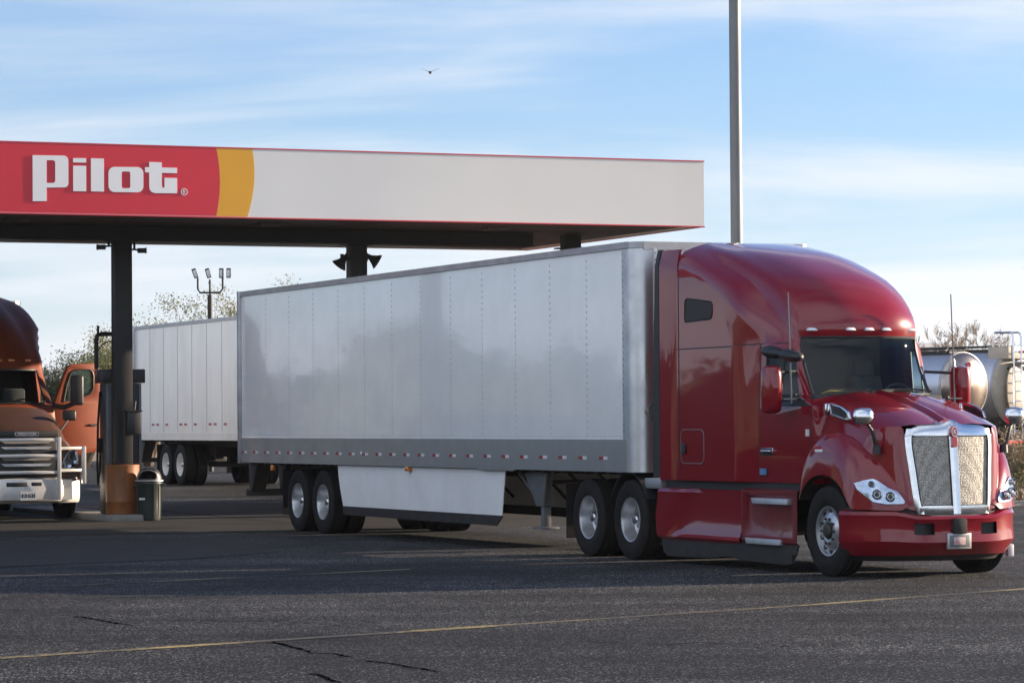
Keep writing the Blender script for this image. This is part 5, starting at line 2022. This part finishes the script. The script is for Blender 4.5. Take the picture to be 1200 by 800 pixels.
# ------------------------------------------------------------------ road tankers at the right
def tanker(loc, yaw, R_, label, ladder):
    root = thing('tanker_trailer', label, 'tanker trailer', loc, yaw, 'road tankers parked beyond the planter')
    # local: +x from the visible rear end forward (away), z centre of the barrel
    zc = 2.42
    b = MB()
    prof = [(.001, -.26), (R_ * .35, -.235), (R_ * .65, -.17), (R_ * .88, -.075), (R_ * .97, -.02), (R_, .04), (R_, 3.9), (R_, 8.0), (R_, 11.6), (R_ * .9, 11.75), (.001, 11.9)]
    b.lathe(prof[5:], 'x', (0, 0, zc), 40)
    b.build('tank_barrel', M['tank'], root, angle=50)
    b = MB()
    b.lathe(prof[:6], 'x', (0, 0, zc), 40)
    b.build('tank_end', M['beige'] if ladder else M['tank_end'], root, angle=50)
    b = MB()
    for x in (.06, 2.9, 5.8, 8.7, 11.5):
        b.lathe([(R_ + .002, x - .04), (R_ + .025, x - .03), (R_ + .025, x + .03), (R_ + .002, x + .04)], 'x', (0, 0, zc), 40)
    b.build('tank_band', M['alu_dull'], root)
    b = MB()
    b.box(.3, 11.3, -.35, .35, zc + R_ - .02, zc + R_ + .05)
    b.tube([(.3, -.42, zc + R_ + .14), (11.3, -.42, zc + R_ + .14)], .03, 6)
    b.tube([(.3, .42, zc + R_ + .14), (11.3, .42, zc + R_ + .14)], .03, 6)
    for x in np.arange(.4, 11.3, 1.2):
        b.tube([(x, -.42, zc + R_ - .05), (x, -.42, zc + R_ + .14)], .02, 5)
        b.tube([(x, .42, zc + R_ - .05), (x, .42, zc + R_ + .14)], .02, 5)
    b.build('walkway', M['dark_metal'], root)
    for x in (3.0, 6.0, 9.0):
        b = MB()
        b.lathe([(.25, zc + R_), (.25, zc + R_ + .12), (.2, zc + R_ + .17), (.001, zc + R_ + .17)], 'z', (x, 0, 0), 16)
        b.build('manhole', M['alu_dull'], root)
    b = MB()
    for y in (-.45, .45):
        b.box(-.2, 11.5, y - .06, y + .06, 1.0, 1.25)
    for x in (.2, 1.6, 2.9, 8.5, 11):
        b.box(x - .08, x + .08, -.7, .7, 1.2, zc - R_ * .7)
    b.box(-.35, -.25, -1.1, 1.1, .55, .70)
    for y in (-.7, .7):
        b.bar((-.3, y, .6), (.1, y, 1.1), .08, .08)
    b.build('chassis_frame', M['dark_metal'], root)
    b = MB()
    b.box(-.37, -.352, -1.0, 1.0, .58, .68)
    b.build('rear_light_bar', M['lamp_red'], root)
    for y in (-.95, .95):
        b = MB()
        b.lathe([(.07, -.40), (.07, -.36), (.001, -.36)], 'x', (0, y * .9, .9), 12)
        b.build('tail_lamp', M['lamp_red'], root)
    w = wheel_dual(root, (1.4, -1.0, .515))
    dup_wheel(w, (2.7, -1.0, .515), False)
    dup_wheel(w, (1.4, 1.0, .515), True)
    dup_wheel(w, (2.7, 1.0, .515), True)
    for x in (1.4, 2.7):
        pass
    if ladder:
        b = MB()                                         # flat end plate and crash box
        b.prism(rrect(-.85, 1.4, .85, 3.3, .75, 8), lambda u, v: (-.30, u, v), lambda u, v: (-.34, u, v))
        b.box(-.32, .5, -.55, .75, zc + R_ - .28, zc + R_ + .12)
        b.build('end_plate', M['beige'], root, bevel=.01)
        b = MB()
        for y in (.25, .68):
            b.tube([(-.46, y, .8), (-.46, y, zc + R_ + .42), (-.43, y, zc + R_ + .53), (-.34, y, zc + R_ + .58), (.25, y, zc + R_ + .58), (.33, y, zc + R_ + .52), (.35, y, zc + R_ + .1)], .035, 8)
        for z in np.arange(1.0, zc + R_ + .1, .32):
            b.tube([(-.46, .25, z), (-.46, .68, z)], .02, 6)
        b.build('ladder', M['alu_bright'], root)
        b = MB()
        b.tube([(-.40, .9, 3.0), (-.45, .6, 3.18), (-.45, .1, 3.2), (-.42, -.3, 3.02), (-.4, -.5, 2.8)], .05, 8)
        b.build('hose', M['rubber'], root)
        for y in (-.2, -.05, .12):
            b = MB()
            b.lathe([(.05, -.345), (.05, -.325), (.001, -.35)], 'x', (0, y, zc + R_ - .05), 10)
            b.build('marker_lamp', M['lamp_red'], root)
    else:
        b = MB()
        b.lathe([(.09, -.20), (.09, -.16), (.001, -.205)], 'x', (0, -.0, zc + R_ * .62), 12)
        b.build('end_fitting', M['lamp_red'], root)
    return root


tanker((14.2, 100.3, gz(100)), math.radians(128), 1.05, 'polished silver tanker whose round end shows between the red mirror and the ladder', False)
tanker((16.45, 104.6, gz(104)), math.radians(135), 1.2, 'larger tanker with a beige end plate and a ladder of curved rails', True)

# kerbed planter with dry brush at the right edge
b = MB()
kx = [(8.2, 63.4), (9.8, 64.2), (16, 67.0), (26, 71)]
rows = []
for (x, y) in kx:
    rows.append([(x, y, -.05), (x, y, .14), (x - .06, y + .15, .15), (x - .06, y + .15, -.05)])
b.grid(rows)
b.build('planter_kerb', M['kerb'], None, bevel=.01)['kind'] = 'structure'
b = MB()
b.grid([[(x - .06, y + .15, .09), (x - 2.2, y + 5.2, .12 + gz(y + 5.2))] for x, y in kx])
b.build('planter_soil', M['dirt'], None)['kind'] = 'structure'


# ------------------------------------------------------------------ plants
def branch(b, p, d, L_, r, depth, rnd, tips, spread=.5, mi=0, droop=0.0, kids=3):
    pts = [p]
    q = Vector(p)
    dd = Vector(d).normalized()
    n = 4
    for k in range(n):
        dd = (dd + Vector((rnd.gauss(0, .13), rnd.gauss(0, .13), rnd.gauss(0, .08) - droop))).normalized()
        q = q + dd * (L_ / n)
        pts.append(tuple(q))
    rr_ = [max(r * (1 - .55 * k / n), .004) for k in range(n + 1)]
    b.tube(pts, rr_, 5 if r < .05 else 7, mi, caps=False)
    if depth == 0:
        tips.append((Vector(pts[-1]), dd))
        tips.append((Vector(pts[-2]), dd))
        return
    for k in range(kids):
        i = 2 + (k % 3)
        a = rnd.uniform(0, 2 * PI)
        side = Vector((math.cos(a), math.sin(a), rnd.uniform(-.1, .5)))
        nd = (dd * (1 - spread * .6) + side * spread).normalized()
        branch(b, pts[min(i, n)], nd, L_ * rnd.uniform(.6, .8), rr_[min(i, n)] * .65, depth - 1, rnd, tips, spread, mi, droop, kids)


def leaf_cloud(b, tips, n, rad, size, rnd, mi=0):
    for _ in range(n):
        t, d = tips[rnd.randrange(len(tips))]
        c = t + Vector((rnd.gauss(0, rad), rnd.gauss(0, rad), rnd.gauss(0, rad * .6)))
        a = Vector((rnd.gauss(0, 1), rnd.gauss(0, 1), rnd.gauss(0, 1))).normalized()
        u = a.cross(Vector((rnd.gauss(0, 1), rnd.gauss(0, 1), rnd.gauss(0, 1)))).normalized()
        s = size * rnd.uniform(.6, 1.4)
        b.add([c - a * s, c + u * s * .4, c + a * s, c - u * s * .4], [(0, 1, 2, 3)], mi)


def leafy_tree(loc, h, seed, label, nleaf, leafm, cat='tree', group='leafy trees beyond the fuel lanes', spread=.55, rad=.38, size=.10, trunk=.14):
    rnd = random.Random(seed)
    root = thing('mesquite_tree', label, cat, loc, 0, group)
    b, tips = MB(), []
    for k in range(4):
        a = 2 * PI * k / 4 + rnd.random()
        branch(b, (0, 0, 0), (math.cos(a) * .5, math.sin(a) * .5, 1), h * .42, trunk, 3, rnd, tips, spread, 0, 0.0, 4)
    b.build('trunk', M['bark'], root, recalc=False)
    lb = MB()
    leaf_cloud(lb, tips, nleaf, rad, size, rnd)
    lb.build('crown', leafm, root, recalc=False)
    return root


leafy_tree((-14.2, 106, gz(106)), 4.5, 3, 'sparse olive green tree behind the open orange truck door', 40000, M['leaf'], rad=.27, size=.045)
leafy_tree((-12.3, 108, gz(108)), 4.9, 5, 'pale leafy tree behind the canopy column', 40000, M['leaf2'], rad=.27, size=.045)
leafy_tree((-10.9, 113, gz(113)), 6.0, 11, 'feathery olive tree showing over the far white trailer', 40000, M['leaf'], rad=.27, size=.045)
leafy_tree((-9.0, 114, gz(114)), 6.5, 14, 'yellowish feathery tree beside the floodlight post', 40000, M['leaf2'], rad=.27, size=.045)


def bare_tree(loc, h, seed, label):
    rnd = random.Random(seed)
    root = thing('bare_tree', label, 'tree', loc, 0, 'bare winter trees behind the tankers')
    b, tips = MB(), []
    for k in range(4):
        a = 2 * PI * k / 4 + rnd.random()
        branch(b, (0, 0, 0), (math.cos(a) * .32, math.sin(a) * .32, 1), h * .44, .085, 3, rnd, tips, .45)
    b.build('trunk', M['twig'], root, recalc=False)
    tb, t2 = MB(), []
    for t, d in tips:
        for _ in range(4):
            v = (d + Vector((rnd.gauss(0, .35), rnd.gauss(0, .35), rnd.gauss(.15, .3)))).normalized()
            e = t + v * rnd.uniform(.25, .55)
            tb.tube([tuple(t), tuple(e)], [.015, .007], 3, 0, caps=False)
            t2.append((e, v))
    leaf_cloud(tb, t2, 260, .12, .05, rnd)
    tb.build('crown', M['twig'], root, recalc=False)
    return root


bare_tree((19.6, 140, gz(140)), 5.6, 21, 'thin bare tree with pale upright twigs, behind the silver tanker')
bare_tree((22.2, 144, gz(144)), 5.5, 33, 'thin bare tree spreading behind the tanker ladder')


def brush(loc, h, seed, label, m, nleaf, green=0.0):
    rnd = random.Random(seed)
    root = thing('dry_shrub', label, 'shrub', loc, 0, 'dry shrubs in the planter')
    b, tips = MB(), []
    for k in range(13):
        a = 2 * PI * k / 13 + rnd.random()
        s = rnd.uniform(.15, .8)
        branch(b, (.1 * math.cos(a), .1 * math.sin(a), 0), (math.cos(a) * s, math.sin(a) * s, 1), h * rnd.uniform(.4, .62), .02, 2, rnd, tips, .45)
    b.build('stem', M['twig'], root, recalc=False)
    lb = MB()
    leaf_cloud(lb, tips, nleaf, .09, .035, rnd)
    lb.build('foliage', m, root, recalc=False)
    return root


brush((10.45, 65.6, .1), 1.25, 41, 'tall tangled dry shrub right behind the red tractor nose', M['drybrush'], 2600)
brush((11.0, 66.2, .1), 1.45, 43, 'reddish dry shrub at the right edge of the planter', M['drybrush'], 2600)
brush((10.6, 64.9, .1), .8, 44, 'low green shrub at the planter kerb', M['leaf'], 1500)
brush((9.7, 65.2, .1), .7, 45, 'low olive shrub half hidden by the red tractor bumper', M['leaf'], 1500)

# ------------------------------------------------------------------ far things
b = MB()                                                 # desert ridge
rnd = random.Random(5)
N_ = 90
prof = []
ph_ = [rnd.uniform(0, 6.28) for _ in range(7)]
for i in range(N_):
    u = i / (N_ - 1)
    x = -2400 + 5600 * u
    h = 138 + 20 * math.sin(2.1 * u * 6.28 + 1.0) + 16 * math.sin(4.6 * u * 6.28 + ph_[1]) + 11 * math.sin(10 * u * 6.28 + ph_[2]) + 7 * math.sin(23 * u * 6.28 + ph_[3]) + 4 * math.sin(47 * u * 6.28 + ph_[4])
    prof.append((x, h))
rows = []
for k, (f_, dy) in enumerate(((0, -900), (.22, -560), (.5, -320), (.8, -120), (1.0, 0), (.55, 350), (0, 800))):
    rows.append([(x + 60 * math.sin(i * .9 + k), 6500 + dy + 90 * math.sin(i * .55 + k * 1.3), h * f_ * (1 + .12 * math.sin(i * 1.7 + k * 2.1)) if 0 < f_ < 1 else h * f_) for i, (x, h) in enumerate(prof)])
b.grid(rows)
b.build('mountains', M['mountain'], None, angle=60)['kind'] = 'structure'

r = thing('bird', 'small dark bird gliding high above the canopy', 'bird', (-3.76, 150, 18.3))
b = MB()
b.lathe([(.001, -.22), (.05, -.12), (.075, 0), (.05, .12), (.03, .18), (.001, .24)], 'y', (0, 0, 0), 10)
for sg in (-1, 1):
    top = [(0, .09, .02), (sg * .18, .08, .10), (sg * .33, .02, .17), (sg * .44, -.08, .15)]
    bot = [(0, -.10, .01), (sg * .18, -.09, .09), (sg * .33, -.10, .16), (sg * .44, -.10, .15)]
    b.grid([top, bot])
b.add([(-.05, -.18, 0), (.05, -.18, 0), (.09, -.36, 0), (-.09, -.36, 0)], [(0, 1, 2, 3)])
b.build('bird_body', M['feather'], r, solid=.008)

# unseen belt of trees added at the left to darken the truck reflections
rnd = random.Random(9)
rows = []
for s_ in np.linspace(9, -95, 70):
    row = []
    hh = 2.9 + .8 * math.sin(s_ * .21) + .6 * math.sin(s_ * .57 + 1) + rnd.uniform(-.3, .3)
    for u, z in ((0, 0), (-.5, .35), (-.1, .65), (.7, .88), (1.8, 1.0), (3.2, .9), (4.4, .6), (4.6, 0)):
        p = Vector((4.55, 37.0, 0)) - LT * (15.5 + u + rnd.uniform(-.3, .3)) + FW * (s_ + rnd.uniform(-.4, .4))
        row.append((p.x, p.y, z * hh + gz(p.y) + (rnd.uniform(-.25, .25) if z else -.1)))
    rows.append(row)
b = MB()
b.grid(rows)
tips = [(Vector(p), Vector((0, 0, 1))) for row in rows for p in row[1:6]]
leaf_cloud(b, tips, 16000, .3, .13, rnd)
wood = b.build('reflection_tree_belt', M['leaf_dark'], None, recalc=False)
tag(wood, 'dense dark green belt of trees added out of frame for reflections', 'trees', None, 'stuff')

# the desert air: one closed box of thin even haze
b = MB()
b.box(-9800, 9800, -2800, 9900, -1.1, 320)
m, nt_, bs_ = new_mat('desert_haze')
nt_.nodes.remove(bs_)
pv = nt_.nodes.new('ShaderNodeVolumePrincipled')
pv.inputs['Color'].default_value = (.72, .80, .93, 1)
pv.inputs['Density'].default_value = HAZE
pv.inputs['Anisotropy'].default_value = .2
nt_.links.new(pv.outputs['Volume'], nt_.nodes['Material Output'].inputs['Volume'])
hz = b.build('haze', m, None)
hz['kind'] = 'stuff'

# ------------------------------------------------------------------ camera, sun, sky
cam = bpy.data.cameras.new('camera')
cam.sensor_width = 36
cam.lens = 3742.75 / 1200 * 36
cam.clip_start, cam.clip_end = .5, 20000
co = bpy.data.objects.new('camera', cam)
C.objects.link(co)
pitch = math.atan(95.95 / 3742.75)
co.matrix_world = Matrix.Translation((0, 0, EYE)) @ Matrix.Rotation(PI / 2 + pitch, 4, 'X') @ Matrix.Rotation(-.0073, 4, 'Z')
SC.camera = co

sd = bpy.data.lights.new('sun', 'SUN')
sd.energy = 5.0
sd.angle = math.radians(.53)
sd.color = (1.0, .80, .60)
so = bpy.data.objects.new('sun', sd)
C.objects.link(so)
sv = Vector((math.cos(SUN_AZ) * math.cos(SUN_EL), math.sin(SUN_AZ) * math.cos(SUN_EL), math.sin(SUN_EL)))
so.rotation_euler = sv.to_track_quat('Z', 'Y').to_euler()
so.location = sv * 60

w = bpy.data.worlds.new('World')
SC.world = w
w.use_nodes = True
nt = w.node_tree
N, L = nt.nodes, nt.links
bg = N['Background']
sky = N.new('ShaderNodeTexSky')
sky.sky_type = 'NISHITA'
sky.sun_disc = False
sky.sun_elevation = SUN_EL
sky.sun_rotation = PI / 2 - SUN_AZ
sky.altitude = 300
sky.air_density = 1.0
sky.dust_density = 0.3
sky.ozone_density = 3.0
# thin cirrus on a high plane: direction / (elevation + a bit)
tc = N.new('ShaderNodeTexCoord')
sp = N.new('ShaderNodeSeparateXYZ')
L.new(tc.outputs['Generated'], sp.inputs[0])
ab = N.new('ShaderNodeMath')
ab.operation = 'MAXIMUM'
ab.inputs[1].default_value = 0.0
L.new(sp.outputs['Z'], ab.inputs[0])
ad = N.new('ShaderNodeMath')
ad.operation = 'ADD'
ad.inputs[1].default_value = .10
L.new(ab.outputs[0], ad.inputs[0])
dv = N.new('ShaderNodeVectorMath')
dv.operation = 'DIVIDE'
L.new(tc.outputs['Generated'], dv.inputs[0])
cb = N.new('ShaderNodeCombineXYZ')
for k in ('X', 'Y', 'Z'):
    L.new(ad.outputs[0], cb.inputs[k])
L.new(cb.outputs[0], dv.inputs[1])
mp = N.new('ShaderNodeMapping')
mp.inputs['Rotation'].default_value = (0, 0, math.radians(CLOUD_ROT))
mp.inputs['Scale'].default_value = (.62, 1.0, 0)
mp.inputs['Location'].default_value = CLOUD_OFF
L.new(dv.outputs['Vector'], mp.inputs['Vector'])
n1 = N.new('ShaderNodeTexNoise')
n1.inputs['Scale'].default_value = 1.0
n1.inputs['Detail'].default_value = 7
n1.inputs['Roughness'].default_value = .55
n1.inputs['Distortion'].default_value = .5
L.new(mp.outputs['Vector'], n1.inputs['Vector'])
mr = N.new('ShaderNodeMapRange')
mr.interpolation_type = 'SMOOTHSTEP'
mr.inputs['From Min'].default_value = .45
mr.inputs['From Max'].default_value = .76
mr.inputs['To Max'].default_value = .9
low = N.new('ShaderNodeMapRange')                        # the veil thickens towards the horizon
low.interpolation_type = 'SMOOTHSTEP'
low.inputs['From Min'].default_value = .03
low.inputs['From Max'].default_value = .125
low.inputs['To Min'].default_value = .12
low.inputs['To Max'].default_value = 0.0
L.new(sp.outputs['Z'], low.inputs['Value'])
vs_ = N.new('ShaderNodeMath')
L.new(n1.outputs['Fac'], vs_.inputs[0])
L.new(low.outputs['Result'], vs_.inputs[1])
L.new(vs_.outputs[0], mr.inputs['Value'])
up = N.new('ShaderNodeMapRange')
up.interpolation_type = 'SMOOTHSTEP'
up.inputs['From Min'].default_value = .16
up.inputs['From Max'].default_value = .5
up.inputs['To Min'].default_value = 1.0
up.inputs['To Max'].default_value = .75
L.new(sp.outputs['Z'], up.inputs['Value'])
cm = N.new('ShaderNodeMath')
cm.operation = 'MULTIPLY'
L.new(mr.outputs['Result'], cm.inputs[0])
L.new(up.outputs['Result'], cm.inputs[1])
# denser, brighter cloud bank added behind and to the left to light shaded sides
az = N.new('ShaderNodeVectorMath')
az.operation = 'DOT_PRODUCT'
az.inputs[1].default_value = (.45, .89, 0)
L.new(tc.outputs['Generated'], az.inputs[0])
azr = N.new('ShaderNodeMapRange')
azr.interpolation_type = 'SMOOTHSTEP'
azr.inputs['From Min'].default_value = -.1
azr.inputs['From Max'].default_value = .75
azr.inputs['To Min'].default_value = 1.0
L.new(az.outputs['Value'], azr.inputs['Value'])
bk = N.new('ShaderNodeMapRange')                         # 1 behind and to the left, 0 ahead
bk.interpolation_type = 'SMOOTHSTEP'
bk.inputs['From Min'].default_value = .25
bk.inputs['From Max'].default_value = -.45
L.new(az.outputs['Value'], bk.inputs['Value'])
bs = N.new('ShaderNodeMath')
bs.operation = 'MULTIPLY_ADD'
bs.inputs[1].default_value = .16
L.new(bk.outputs['Result'], bs.inputs[0])
L.new(vs_.outputs[0], bs.inputs[2])
L.new(bs.outputs[0], mr.inputs['Value'])
ccol = N.new('ShaderNodeMix')
ccol.data_type = 'RGBA'
ccol.inputs[6].default_value = CLOUD_COL
ccol.inputs[7].default_value = CLOUD_FILL
L.new(bk.outputs['Result'], ccol.inputs[0])
cm2 = N.new('ShaderNodeMath')
cm2.operation = 'MULTIPLY'
L.new(cm.outputs[0], cm2.inputs[0])
L.new(azr.outputs['Result'], cm2.inputs[1])
tint = N.new('ShaderNodeMix')
tint.data_type = 'RGBA'
tint.blend_type = 'MULTIPLY'
tint.inputs[0].default_value = 1
tint.inputs[7].default_value = SKY_TINT
L.new(sky.outputs['Color'], tint.inputs[6])
mx = N.new('ShaderNodeMix')
mx.data_type = 'RGBA'
L.new(cm2.outputs[0], mx.inputs[0])
L.new(tint.outputs[2], mx.inputs[6])
L.new(ccol.outputs[2], mx.inputs[7])
L.new(mx.outputs[2], bg.inputs['Color'])
bg.inputs['Strength'].default_value = SKY_STRENGTH

SC.view_settings.view_transform = 'Standard'
SC.view_settings.look = 'None'
SC.view_settings.gamma = 1
SC.view_settings.exposure = EXPOSURE
SC.view_settings.use_curve_mapping = False
SC.cycles.max_bounces = 8
SC.cycles.transparent_max_bounces = 12
SC.cycles.use_denoising = True
